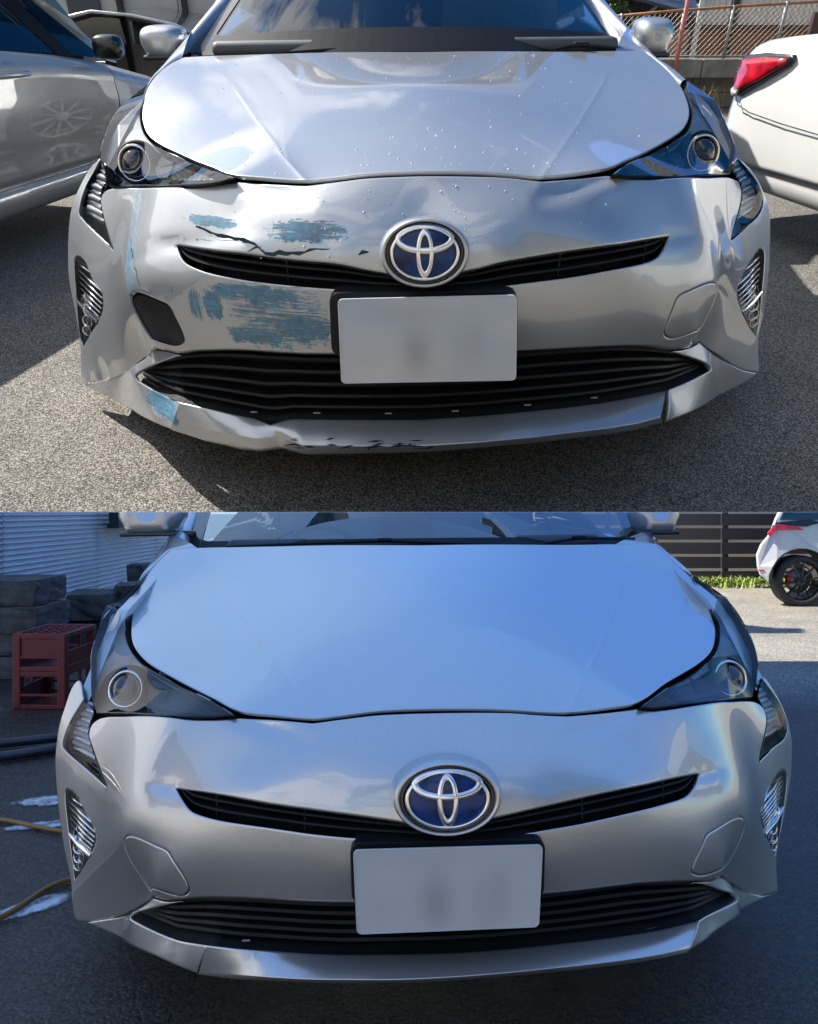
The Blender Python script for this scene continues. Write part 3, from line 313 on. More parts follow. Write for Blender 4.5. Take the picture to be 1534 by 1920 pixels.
"L":{"pose":[0.02792053010802589,0.014163505635695309,0.07178743953429122,1.27,1.07],"st":1.1,"B":[[-0.0,0.0935,0.6998],[0.1197,0.0954,0.6963],[0.2405,0.1067,0.6833],[0.3909,0.145,0.6876],[0.5176,0.2065,0.6714],[0.8092,0.528,0.5933],[0.2122,0.0643,0.6436],[0.507,0.1396,0.5522],[0.3349,0.0466,0.5582],[0.1687,0.0115,0.545],[0.0,0.0044,0.5353],[0.3384,0.0432,0.5176],[0.1685,0.0093,0.5048],[-0.0,0.0033,0.4967],[0.5322,0.1607,0.3179],[0.4379,0.0949,0.3594],[0.1966,0.0273,0.3795],[-0.0,0.0176,0.3822],[0.6173,0.185,0.4405],[0.5147,0.1112,0.4502],[0.4733,0.1011,0.3746],[0.5559,0.1512,0.3581],[0.8929,0.627,0.6414],[0.9249,0.605,0.5622],[0.9427,0.605,0.4944],[0.9454,0.605,0.4069],[0.9328,0.594,0.3324],[0.9066,0.572,0.2504],[0.8812,0.55,0.1831],[0.8667,0.528,0.1018],[0.7464,0.418,0.1597],[0.6532,0.319,0.2293],[0.5945,0.253,0.2904],[0.8601,0.5225,0.1997],[0.7352,0.374,0.4798],[0.9142,0.572,0.497],[0.8662,0.594,0.6226],[0.0,0.0605,0.6422],[0.0,0.0242,0.5846],[0.1903,0.0311,0.5865],[0.3601,0.0959,0.6164],[0.5123,0.1703,0.6118],[-0.0,0.0044,0.4394],[0.1825,0.0116,0.4421],[0.3882,0.0571,0.4385]],"H":[[-0.0,0.0935,0.6998],[0.1197,0.0954,0.6963],[0.2405,0.1067,0.6833],[0.3909,0.145,0.6876],[0.5408,0.33,0.6994],[0.6591,0.462,0.7115],[0.7408,0.583,0.729],[0.8043,0.726,0.7478],[0.8739,0.935,0.7806],[0.8412,1.32,0.95],[-0.0,1.166,0.9545],[0.4055,1.199,0.9529],[-0.0,0.3616,0.7755],[-0.0,0.6298,0.8452],[-0.0,0.8979,0.9028]],"G":[[0.3909,0.145,0.6876],[0.5408,0.33,0.6994],[0.6591,0.462,0.7115],[0.7408,0.583,0.729],[0.8043,0.726,0.7478],[0.8739,0.935,0.7806],[0.5176,0.2065,0.6714],[0.8092,0.528,0.5933],[0.8789,1.045,0.8591],[0.888,0.858,0.8117],[0.8973,0.77,0.7659],[0.8857,0.682,0.7107],[0.8929,0.627,0.6414]],"C":[[0.5945,0.253,0.2904],[0.6532,0.319,0.2293],[0.7464,0.418,0.1597],[0.8667,0.528,0.1018],[0.7154,0.396,0.1314],[0.5033,0.1045,0.244],[0.4494,0.0761,0.2394],[0.4479,0.0534,0.2588],[0.5207,0.1534,0.2592],[0.637,0.264,0.2372],[0.637,0.264,0.2429],[0.5322,0.1607,0.3179]],"lm":{"hoodf0":[-0.0,0.0935,0.6998],"hoodf1":[0.1197,0.0954,0.6963],"kink":[0.2405,0.1067,0.6833],"tip":[0.3909,0.145,0.6876],"he1":[0.5408,0.33,0.6994],"he2":[0.6591,0.462,0.7115],"he3":[0.7408,0.583,0.729],"he4":[0.8043,0.726,0.7478],"he5":[0.8739,0.935,0.7806],"hcor":[0.8412,1.32,0.95],"hr0":[-0.0,1.166,0.9545],"hr1":[0.4055,1.199,0.9529],"cr_r":[0.6714,1.122,0.8745],"cr_m":[0.4285,0.55,0.7545],"cr_f":[0.2122,0.0643,0.6436],"hlb1":[0.5176,0.2065,0.6714],"hlb2":[0.8092,0.528,0.5933],"s0":[0.8757,1.21,0.9074],"s1":[0.8789,1.045,0.8591],"s2":[0.888,0.858,0.8117],"s3":[0.8973,0.77,0.7659],"s4":[0.8857,0.682,0.7107],"s5":[0.8929,0.627,0.6414],"s6":[0.9249,0.605,0.5622],"s7":[0.9427,0.605,0.4944],"s8":[0.9454,0.605,0.4069],"s9":[0.9328,0.594,0.3324],"s10":[0.9066,0.572,0.2504],"s11":[0.8812,0.55,0.1831],"s12":[0.8667,0.528,0.1018],"fl1":[0.7464,0.418,0.1597],"fl2":[0.6532,0.319,0.2293],"fl3":[0.5945,0.253,0.2904],"c1":[0.7154,0.396,0.1314],"c2":[0.5033,0.1045,0.244],"c3":[0.4494,0.0761,0.2394],"c4":[0.3338,0.0331,0.2513],"c5":[0.184,0.0062,0.2569],"c6":[0.0,0.0,0.2544],"k1":[0.4479,0.0534,0.2588],"k2":[0.3263,0.0036,0.2764],"k3":[0.1801,-0.0216,0.2819],"k4":[-0.0,-0.0275,0.2803],"lt0":[0.637,0.264,0.2372],"lt1":[0.5207,0.1534,0.2592],"lt2":[0.3653,0.0811,0.2756],"lt3":[0.1888,0.0397,0.2848],"lt4":[0.0,0.033,0.2827],"lg0":[0.637,0.264,0.2429],"lg1":[0.5322,0.1607,0.3179],"lg2":[0.4379,0.0949,0.3594],"lg3":[0.1966,0.0273,0.3795],"lg4":[-0.0,0.0176,0.3822],"ug0":[0.507,0.1396,0.5522],"ug1":[0.3349,0.0466,0.5582],"ug2":[0.1687,0.0115,0.545],"ug3":[0.0,0.0044,0.5353],"ub0":[0.4866,0.1171,0.5351],"ub1":[0.4648,0.1034,0.5219],"ub2":[0.3384,0.0432,0.5176],"ub3":[0.1685,0.0093,0.5048],"ub4":[-0.0,0.0033,0.4967],"fc0":[0.6173,0.185,0.4405],"fc1":[0.5147,0.1112,0.4502],"fc2":[0.4733,0.1011,0.3746],"fc3":[0.5559,0.1512,0.3581],"fc4":[0.5711,0.1554,0.3679],"f0":[0.8882,0.55,0.4048],"f1":[0.8565,0.528,0.3879],"f2":[0.817,0.484,0.3624],"f3":[0.7897,0.462,0.3346],"f4":[0.7904,0.462,0.3112],"f5":[0.8121,0.473,0.265],"f6":[0.8601,0.5225,0.1997],"f7":[0.8762,0.539,0.242],"f8":[0.8955,0.561,0.2887],"f9":[0.9102,0.572,0.3861],"sl0":[0.8662,0.594,0.6226],"sl1":[0.9087,0.594,0.5526],"sl2":[0.9142,0.572,0.497],"sl3":[0.7352,0.374,0.4798],"sl4":[0.7658,0.418,0.5034],"sl5":[0.8027,0.462,0.5773],"sl6":[0.8094,0.495,0.6054],"mir_i":[0.9219,1.65,1.0352],"mir_o":[1.1214,1.705,1.0417]},"f":{"hood_L":[[0.006,0.1004,0.7019,0],[-0.1141,0.1044,0.6994,0],[-0.1762,0.1069,0.6921,0],[-0.2396,0.1102,0.6846,1],[-0.3094,0.1301,0.6876,0],[-0.385,0.155,0.6906,0],[-0.455,0.2338,0.6967,0],[-0.5792,0.3868,0.7059,0],[-0.6769,0.5046,0.7197,0],[-0.7475,0.6219,0.7366,0],[-0.8051,0.7647,0.7555,0],[-0.8638,0.9571,0.7897,0],[-0.8951,1.1354,0.857,0],[-0.878,1.2607,0.9179,0],[-0.8575,1.3282,0.9508,1],[-0.7536,1.3084,0.9557,0],[-0.3996,1.2271,0.9615,0],[0.0071,1.1851,0.9589,0]],"hood_R":[[0.006,0.1004,0.7019,0],[0.1265,0.1009,0.6972,0],[0.186,0.1062,0.6904,0],[0.2435,0.1134,0.6852,1],[0.3148,0.1297,0.6873,0],[0.3903,0.1559,0.6902,0],[0.5001,0.284,0.698,0],[0.6338,0.4302,0.7076,0],[0.6986,0.5124,0.7183,0],[0.7528,0.6112,0.7332,0],[0.8063,0.7357,0.7493,0],[0.876,0.948,0.7844,0],[0.8832,1.0828,0.8355,0],[0.8746,1.2063,0.8935,0],[0.8564,1.3153,0.9456,1],[0.6932,1.2716,0.9482,0],[0.4163,1.2042,0.9536,0],[0.0071,1.1851,0.9589,0]],"crease_L":[[-0.6523,1.0951,0.8875,0],[-0.5601,0.8784,0.8368,0],[-0.4024,0.4984,0.768,0],[-0.3068,0.2628,0.7241,0],[-0.2392,0.1067,0.6836,0]],"crease_R":[[0.6831,1.1056,0.8857,0],[0.5713,0.8338,0.8222,0],[0.4333,0.5051,0.764,0],[0.318,0.2617,0.7227,0],[0.2426,0.1097,0.6842,0]],"lens_L":[[-0.3927,0.1422,0.686,1],[-0.4362,0.154,0.6796,0],[-0.5093,0.1955,0.6706,0],[-0.6867,0.3827,0.6292,0],[-0.8091,0.5269,0.5934,1],[-0.8381,0.5743,0.6169,0],[-0.8641,0.6343,0.6707,0],[-0.8857,0.6965,0.7213,0],[-0.895,0.7799,0.7739,0],[-0.9036,0.941,0.8165,0],[-0.882,1.0464,0.8618,1],[-0.8847,1.0052,0.8281,0],[-0.8753,0.9399,0.7874,0],[-0.8225,0.7686,0.7552,0],[-0.7564,0.6124,0.7317,0],[-0.6804,0.4919,0.7147,0],[-0.5803,0.3742,0.7017,0],[-0.452,0.2124,0.6968,0]],"lens_R":[[0.3907,0.1391,0.6853,1],[0.4228,0.1469,0.6804,0],[0.5278,0.2163,0.6694,0],[0.6601,0.3556,0.6384,0],[0.811,0.5325,0.5964,1],[0.8554,0.5972,0.6302,0],[0.8806,0.6427,0.6702,0],[0.8912,0.7139,0.732,0],[0.8905,0.8171,0.797,0],[0.9019,0.9787,0.8283,0],[0.879,1.0391,0.8533,1],[0.8787,0.9577,0.7947,0],[0.8397,0.8128,0.7662,0],[0.823,0.7395,0.7484,0],[0.7652,0.6109,0.7261,0],[0.7137,0.5225,0.7095,0],[0.6436,0.4297,0.7,0],[0.4903,0.2499,0.6961,0]],"bump_L":[[0.0052,0.091,0.6955,0],[-0.114,0.0929,0.6936,0],[-0.1756,0.0947,0.6875,0],[-0.2387,0.1014,0.6781,1],[-0.3078,0.119,0.6816,0],[-0.3853,0.1408,0.6832,1],[-0.4371,0.1576,0.6734,0],[-0.5098,0.1971,0.6659,0],[-0.6884,0.3871,0.622,0],[-0.7747,0.4875,0.5933,0],[-0.8117,0.5166,0.5731,0],[-0.8215,0.5118,0.549,0],[-0.8013,0.4796,0.5268,0],[-0.7529,0.4055,0.4951,0],[-0.7137,0.3399,0.4814,1],[-0.8175,0.4808,0.4763,0],[-0.903,0.563,0.4971,0],[-0.9113,0.5733,0.5099,0],[-0.8951,0.5768,0.5563,0],[-0.8625,0.5857,0.6145,1],[-0.9004,0.636,0.6477,0],[-0.9279,0.613,0.5709,0],[-0.9384,0.6015,0.5043,0],[-0.9417,0.6003,0.424,0],[-0.9318,0.593,0.3325,0],[-0.914,0.5798,0.2442,0],[-0.8902,0.5589,0.1742,0],[-0.8731,0.5347,0.1014,0],[-0.8608,0.5234,0.093,1],[-0.7991,0.469,0.1191,0],[-0.721,0.394,0.1684,0],[-0.6459,0.3157,0.2268,0],[-0.6105,0.2783,0.2595,0],[-0.575,0.2108,0.3064,1],[-0.5303,0.1516,0.3301,0],[-0.4906,0.12,0.3478,0],[-0.4413,0.0947,0.3627,0],[-0.3716,0.0663,0.3747,0],[-0.2043,0.0273,0.3829,0],[-0.0048,0.0167,0.3847,0]],"bump_R":[[0.0052,0.091,0.6955,0],[0.1251,0.0928,0.6924,0],[0.1837,0.0952,0.6865,0],[0.241,0.1035,0.6799,1],[0.3117,0.1195,0.681,0],[0.3874,0.1417,0.6836,1],[0.4244,0.1516,0.6739,0],[0.5247,0.2091,0.6658,0],[0.6587,0.3526,0.6344,0],[0.7995,0.5152,0.5905,0],[0.8384,0.5393,0.57,0],[0.8444,0.5306,0.5456,0],[0.8277,0.5045,0.5205,0],[0.7655,0.416,0.4748,1],[0.8516,0.5155,0.4744,0],[0.9237,0.5825,0.4922,0],[0.915,0.593,0.5541,0],[0.8697,0.6007,0.6291,1],[0.884,0.6092,0.6241,0],[0.9225,0.5991,0.5523,0],[0.9475,0.6078,0.4841,0],[0.9499,0.6094,0.389,0],[0.9342,0.5954,0.3321,0],[0.8958,0.5604,0.2584,0],[0.863,0.5266,0.1994,0],[0.8639,0.5255,0.1122,1],[0.7897,0.4571,0.1422,0],[0.7123,0.3778,0.1958,0],[0.6393,0.3,0.2556,0],[0.5954,0.2468,0.2972,1],[0.5293,0.1433,0.3434,0],[0.4782,0.1091,0.36,0],[0.4312,0.0883,0.3708,0],[0.3556,0.0588,0.385,0],[0.3199,0.0486,0.3873,0],[0.1875,0.0233,0.3898,0],[-0.0048,0.0167,0.3847,0]],"corner_L":[[-0.5804,0.2273,0.2957,1],[-0.5974,0.2394,0.2778,0],[-0.6274,0.2627,0.2528,0],[-0.7242,0.4024,0.1615,0],[-0.8214,0.4868,0.1073,1],[-0.7013,0.3713,0.1366,0],[-0.5041,0.106,0.2342,0],[-0.4511,0.0693,0.2388,1],[-0.4277,0.048,0.3011,1],[-0.5134,0.1391,0.2619,0],[-0.636,0.2615,0.2339,1],[-0.6464,0.2848,0.229,0],[-0.5935,0.2272,0.2734,0],[-0.5374,0.1676,0.3125,0],[-0.4927,0.1268,0.3402,1],[-0.5349,0.1664,0.3192,0]],"corner_R":[[0.6024,0.2623,0.2871,1],[0.6427,0.3074,0.2494,0],[0.7249,0.4037,0.1795,0],[0.7921,0.4618,0.1372,0],[0.8575,0.5212,0.112,1],[0.8118,0.4798,0.1258,0],[0.6092,0.2235,0.2202,0],[0.507,0.1149,0.247,0],[0.4439,0.0593,0.2559,1],[0.4864,0.1066,0.2849,1],[0.5555,0.1801,0.2621,0],[0.6604,0.3133,0.2132,1],[0.6716,0.3367,0.2052,0],[0.5966,0.2331,0.2741,0],[0.5278,0.1596,0.3247,0],[0.4824,0.1191,0.3518,1],[0.5368,0.1726,0.3263,0]],"ugrille_L":[[0.0017,0.0034,0.5199,0],[-0.1133,0.0083,0.5356,0],[-0.1636,0.0113,0.5431,0],[-0.2201,0.021,0.5481,0],[-0.3168,0.0416,0.5555,0],[-0.4007,0.0791,0.5573,0],[-0.5071,0.1385,0.5512,1],[-0.486,0.1165,0.5329,0],[-0.4669,0.1002,0.521,0],[-0.4359,0.0819,0.517,0],[-0.3936,0.0617,0.5156,0],[-0.3164,0.0359,0.5141,0],[-0.2202,0.0152,0.5075,0],[-0.1268,0.0055,0.5019,0],[0.0013,0.0028,0.4959,0]],"ugrille_R":[[0.0017,0.0034,0.5199,0],[0.0599,0.0059,0.5284,0],[0.1263,0.0094,0.5402,0],[0.1882,0.0162,0.55,0],[0.2545,0.0293,0.5573,0],[0.3584,0.0597,0.5625,0],[0.4235,0.093,0.5604,0],[0.508,0.1406,0.5544,1],[0.4914,0.1221,0.5378,0],[0.4648,0.1006,0.5253,0],[0.4156,0.0737,0.5231,0],[0.3537,0.0477,0.5215,0],[0.2517,0.0212,0.5141,0],[0.1864,0.0106,0.5091,0],[0.0967,0.0043,0.5002,0],[0.0013,0.0028,0.4959,0]],"fog_L":[[-0.882,0.5415,0.4057,0],[-0.8419,0.4977,0.3971,0],[-0.8002,0.4443,0.3763,0],[-0.7564,0.3827,0.3663,0],[-0.758,0.3858,0.3411,0],[-0.8053,0.4528,0.2674,0],[-0.8693,0.5344,0.1859,1],[-0.8808,0.5453,0.2435,0],[-0.8946,0.5559,0.3204,0],[-0.901,0.561,0.3909,0]],"fog_R":[[0.8975,0.5572,0.4044,0],[0.8434,0.4997,0.4011,0],[0.7899,0.4311,0.386,0],[0.735,0.352,0.3836,0],[0.7399,0.3598,0.3598,0],[0.7865,0.427,0.2936,0],[0.8474,0.5073,0.2116,1],[0.8771,0.5417,0.2361,0],[0.9096,0.5714,0.3201,0],[0.922,0.5823,0.3786,0]],"cover_L":[[-0.6238,0.1955,0.4321,0],[-0.5237,0.1155,0.4472,0],[-0.508,0.1056,0.4403,0],[-0.474,0.1039,0.3687,0],[-0.5609,0.1685,0.3449,0],[-0.595,0.2306,0.3225,0]],"cover_R":[[0.6107,0.179,0.4472,0],[0.5113,0.1088,0.4528,0],[0.497,0.0999,0.445,0],[0.4723,0.0991,0.3804,0],[0.5795,0.2015,0.3376,0],[0.6088,0.2332,0.338,0]],"side_L":[[-0.8617,0.5837,0.6123,1],[-0.8951,0.5768,0.5563,0],[-0.9113,0.5733,0.5099,0],[-0.903,0.563,0.4971,0],[-0.8175,0.4808,0.4763,0],[-0.7137,0.3399,0.4814,1],[-0.7529,0.4055,0.4951,0],[-0.8013,0.4796,0.5268,0],[-0.8215,0.5118,0.549,0],[-0.8188,0.5247,0.5748,0],[-0.8178,0.5359,0.5937,0]],"side_R":[[0.8685,0.5983,0.6269,1],[0.915,0.593,0.5541,0],[0.9244,0.5837,0.4946,0],[0.8516,0.5155,0.4744,0],[0.7621,0.4118,0.4764,1],[0.8277,0.5045,0.5205,0],[0.8444,0.5306,0.5456,0],[0.8384,0.5393,0.57,0],[0.8303,0.544,0.5891,0]],"plate_L":[[-0.1601,-0.033,0.502,0],[-0.1559,-0.033,0.3597,0]],"plate_R":[[0.1619,-0.033,0.5024,0],[0.1536,-0.033,0.363,0]],"holder_L":[[-0.1665,-0.0132,0.5049,0],[-0.1644,-0.0132,0.3988,0]],"holder_R":[[0.1708,-0.0132,0.5032,0],[0.1665,-0.0132,0.3993,0]],"emblem_L":[[0.0023,-0.022,0.6419,0],[0.0005,-0.022,0.5172,0],[-0.0915,-0.022,0.5814,0],[0.0014,-0.022,0.5791,0]],"emblem_R":[[0.0946,-0.022,0.5768,0]],"proj_L":[[-0.7173,0.4732,0.6627,0],[-0.738,0.5326,0.6943,0],[-0.6477,0.4025,0.6784,0]],"proj_R":[[0.7342,0.4883,0.6547,0],[0.771,0.565,0.6879,0],[0.821,0.5732,0.6336,0]],"wind_L":[[-0.8814,1.62,0.9404,0],[-0.9231,1.95,1.0832,0],[-0.9864,1.97,1.0841,0],[-0.9462,1.4,0.908,0],[-0.8367,1.36,0.9526,0]],"wind_R":[[0.9082,1.62,0.936,0],[0.9695,1.95,1.0564,0],[1.0073,1.97,1.0558,0],[0.9308,1.4,0.9094,0],[0.8728,1.36,0.9435,0]],"mirror_L":[[-1.161,1.7,1.0544,0],[-0.9272,1.7,1.051,0],[-1.0749,1.7,1.139,0],[-1.0344,1.7,0.9925,0]],"mirror_R":[[1.0809,1.7,1.022,0],[0.9152,1.7,1.0244,0],[0.9937,1.7,1.1107,0],[0.9917,1.7,0.9686,0]],"wipe_L":[[-0.659,1.3,0.9584,0],[-0.1095,1.25,0.9706,0],[0.3329,1.25,0.951,0]],"wipe_R":[[0.4298,1.27,0.9504,0],[0.5786,1.3,0.9676,0],[0.8124,1.4,0.9604,0]],"lipA_L":[[-0.4277,0.048,0.3011,0],[-0.3672,0.0394,0.2977,0],[-0.3208,0.0431,0.2912,0],[-0.2544,0.0426,0.2847,0],[-0.1879,0.0421,0.2801,0],[-0.0925,0.0342,0.2829,0],[-0.0051,0.033,0.2828,0],[0.0887,0.0344,0.2847,0],[0.1906,0.0435,0.2858,0],[0.2878,0.0575,0.2852,0],[0.3966,0.0856,0.2804,0],[0.4466,0.0971,0.2824,0],[0.4864,0.1066,0.2849,0]],"lipB_L":[[-0.4457,0.0637,0.246,0],[-0.3757,0.0319,0.2572,0],[-0.3159,0.0116,0.2644,0],[-0.2491,-0.0049,0.2692,0],[-0.1843,-0.0151,0.2727,0],[-0.0931,-0.023,0.2748,0],[-0.0095,-0.0242,0.2765,0],[0.0802,-0.0228,0.2792,0],[0.1777,-0.0137,0.2796,0],[0.2515,-0.0015,0.277,0],[0.323,0.016,0.2724,0],[0.3882,0.0372,0.2671,0],[0.4488,0.0613,0.2623,0]],"lipC_L":[[-0.4513,0.0698,0.2366,0],[-0.3779,0.0415,0.2436,0],[-0.3188,0.0275,0.2478,0],[-0.2519,0.0162,0.2492,0],[-0.1862,0.0091,0.2498,0],[-0.0932,0.0012,0.2529,0],[-0.008,0.0,0.2537,0],[0.0835,0.0014,0.2573,0],[0.1828,0.0105,0.2568,0],[0.2571,0.0192,0.2564,0],[0.3278,0.0309,0.2555,0],[0.391,0.0451,0.2544,0],[0.4441,0.0598,0.2546,0]],"lgtop_L":[[-0.6662,0.3402,0.199,0],[-0.6133,0.2862,0.243,0],[-0.536,0.1632,0.3168,0],[-0.4421,0.0976,0.3552,0],[-0.3721,0.0684,0.3678,0],[-0.2045,0.029,0.3764,0],[-0.0048,0.0177,0.3804,0]],"lgtop_R":[[0.6773,0.3486,0.1987,0],[0.6264,0.298,0.2396,0],[0.5212,0.1444,0.3326,0],[0.4321,0.0908,0.3646,0],[0.3559,0.0597,0.3816,0],[0.3201,0.0494,0.384,0],[0.1878,0.0249,0.3832,0],[-0.0048,0.0177,0.3804,0]],"lite_L":[[-0.8605,0.6503,0.6049,0],[-0.89,0.705,0.6557,0],[-0.9092,0.7655,0.706,0],[-0.913,0.8332,0.7616,0],[-0.9211,0.997,0.8051,0],[-0.901,1.0917,0.8442,1],[-0.8997,1.0426,0.8074,0],[-0.8905,0.9826,0.7738,0],[-0.8509,0.8605,0.7408,0],[-0.7941,0.7312,0.7102,0],[-0.7076,0.581,0.6926,0],[-0.6017,0.454,0.6799,0],[-0.4677,0.2859,0.6714,1],[-0.5858,0.4243,0.6718,0],[-0.6733,0.5274,0.6837,0],[-0.7261,0.5966,0.6896,0],[-0.7827,0.654,0.6828,0],[-0.8283,0.676,0.6637,0],[-0.8501,0.6669,0.6354,0]],"lite_R":[[0.8771,0.6575,0.6018,0],[0.9142,0.7144,0.6582,0],[0.9214,0.778,0.7165,0],[0.9124,0.8671,0.7841,0],[0.9231,1.0192,0.8155,0],[0.8996,1.0761,0.8324,1],[0.8965,1.0062,0.7853,0],[0.8661,0.8788,0.7534,0],[0.8557,0.8284,0.7327,0],[0.8124,0.7306,0.7042,0],[0.7521,0.6235,0.6878,0],[0.6786,0.523,0.677,0],[0.5214,0.3435,0.6682,1],[0.6232,0.4427,0.6623,0],[0.7496,0.594,0.6661,0],[0.8232,0.6817,0.6722,0],[0.8651,0.702,0.6645,0],[0.8841,0.6932,0.6441,0]],"teeth_L":[[-0.415,0.2073,0.6716,1],[-0.4639,0.2609,0.6767,0],[-0.5764,0.3919,0.6747,0],[-0.6588,0.4821,0.6809,1],[-0.6568,0.4478,0.6577,0],[-0.6299,0.3903,0.6426,1],[-0.5346,0.2847,0.6563,0],[-0.4523,0.2207,0.6666,0]],"teeth_R":[[0.4254,0.2082,0.6693,1],[0.5084,0.3034,0.6736,0],[0.619,0.4178,0.6656,0],[0.7261,0.5424,0.6639,1],[0.7352,0.5279,0.6377,0],[0.6996,0.4625,0.6254,1],[0.5736,0.3255,0.6492,0],[0.4644,0.2243,0.6642,0]],"fin_L":[[-0.5944,0.4005,0.6778,0],[-0.614,0.3857,0.6591,0],[-0.5955,0.3639,0.6595,0]],"fin_R":[[0.6047,0.4102,0.6776,0],[0.6201,0.3775,0.6506,0],[0.5948,0.3527,0.6549,0]],"cells_L":[[-0.8469,0.5087,0.2776,0],[-0.8487,0.5121,0.253,0],[-0.8529,0.5184,0.2296,0]],"cells_R":[[0.8337,0.492,0.2869,0],[0.8385,0.4992,0.2601,0],[0.8392,0.5011,0.2396,0]]}}}''')
# ---------------------------------------------------------------- shared materials
SKYC=(.115,.25,.56)
silver=paint('silver_paint',(.43,.45,.475)); silverL=paint('silver_paint_warm',(.56,.545,.53),metal=.7,rough=.32,dirt=.25)
chrome=plain('chrome',(.8,.8,.82),.1,1,var=.05); satin=plain('satin_reflector',(.42,.44,.45),.4,.5,var=.15)
gblack=plain('gloss_black_plastic',(.008,.009,.012),.22,0,var=.3,coat=.4); mblack=plain('matt_black_plastic',(.008,.009,.011),.55,0,var=.3,spec=.25)
frit=M('printed_black_band',(.006,.007,.01),.5,spec=.08).m
void=plain('dark_cavity',(.004,.004,.005),.8,0,var=.2); rubber=plain('tyre_rubber',(.018,.018,.02),.75,0,var=.25,bump=.3)
lensg=thin_glass('headlight_glass',(.96,.97,.98),1.5,.0,.02,fk=.7); windg=thin_glass('windshield_glass',(.30,.38,.40),1.52,.0,extra=.0)
windg2=thin_glass('windshield_glass_clear',(.55,.68,.72),1.52,.0,extra=.08); dkglass=thin_glass('dark_window_glass',(.30,.36,.36),1.52,extra=.05)
beige=plain('beige_seat_fabric',(.32,.29,.25),.8,0,var=.15); trim=plain('dashboard_vinyl',(.06,.065,.075),.6,0,var=.2)
white=paint('white_car_paint',(.60,.61,.60),metal=0,rough=.3); white2=paint('white_hatchback_paint',(.62,.62,.61),metal=0,rough=.35)
redlens=M('red_lamp_lens',(.55,.004,.012),.12,0,coat=1); redlens.base(redlens.ramp(redlens.noise(14,4,.6),[(.35,(.18,.002,.006)),(.6,(.62,.008,.02))])); redlens=redlens.m
rimblack=plain('black_alloy',(.01,.01,.012),.25,.6,coat=1); caliper=plain('red_caliper',(.45,.01,.02),.4)
skym=M('sky_sheet_glow',(0,0,0),1,emit=SKYC,es=1.0); _g=skym.n('ShaderNodeSeparateXYZ',{0:skym.co((.125,1,1),loc=(.5,0,0))}).outputs[0]; skym.l(skym.ramp(_g,[(.05,(.21,.34,.58)),(.35,(.15,.28,.56)),(.62,(.10,.225,.54)),(.95,(.055,.16,.47))]),skym.p.inputs['Emission Color']); skym=skym.m  # glow of the added sky sheets, paler towards the left
def mesh_teeth(name):
    a=M(name,(.09,.1,.11),.45,.2); co=a.co((1,1,1))
    w=a.n('ShaderNodeTexWave',{'Vector':co,'Scale':95,'Distortion':0.0},bands_direction='X',wave_type='BANDS').outputs['Fac']
    w2=a.n('ShaderNodeTexWave',{'Vector':co,'Scale':80,'Distortion':0.0},bands_direction='Z',wave_type='BANDS').outputs['Fac']
    h=a.math('MULTIPLY',w,w2); a.base(a.ramp(h,[(.1,(.012,.013,.015)),(.7,(.13,.135,.14))])); a.bump(h,.9,.003); return a.m
teeth=mesh_teeth('lamp_texture')
def blue_badge():
    a=M('badge_blue',(.0,.02,.12),.1,0,coat=.3,spec=.3); 
    a.base(a.ramp(a.noise(30,3,.5),[(.35,(.0,.008,.05)),(.65,(.001,.035,.17))])); return a.m
badge=blue_badge()
def plate_mat(name,c0,c1,seed):
    a=M(name,c0,.45); c=a.ramp(a.noise(5,2,.4,co=a.co((1,1,1),(0,0,0),(seed,0,0))),[(.35,c1),(.65,c0)])
    tc=a.n('ShaderNodeTexCoord').outputs['Object']; sp=a.n('ShaderNodeSeparateXYZ',{0:tc})
    for cx,cz,rx,rz,k in ((-.02,-.022,.028,.045,.55),(.085,-.01,.02,.05,.25),(.055,-.02,.02,.05,.15),(-.05,.055,.05,.02,.18),(.01,.055,.05,.02,.12),(-.115,-.02,.03,.03,.12)):
        u=a.math('DIVIDE',a.math('SUBTRACT',sp.outputs[0],cx),rx); v=a.math('DIVIDE',a.math('SUBTRACT',sp.outputs[2],cz),rz)
        q=a.math('ADD',a.math('MULTIPLY',u,u),a.math('MULTIPLY',v,v)); e=a.math('EXPONENT',a.math('MULTIPLY',q,-1.)); c=a.mix(a.math('MULTIPLY',e,k),c,tuple(x*.42 for x in c0))
    a.base(c); return a.m
plateU=plate_mat('plate_print_a',(.52,.53,.56),(.40,.46,.55),0.); plateL=plate_mat('plate_print_b',(.54,.55,.56),(.46,.48,.5),3.)
plate_edge=plain('plate_rim',(.6,.6,.6),.35,.3,var=.1)
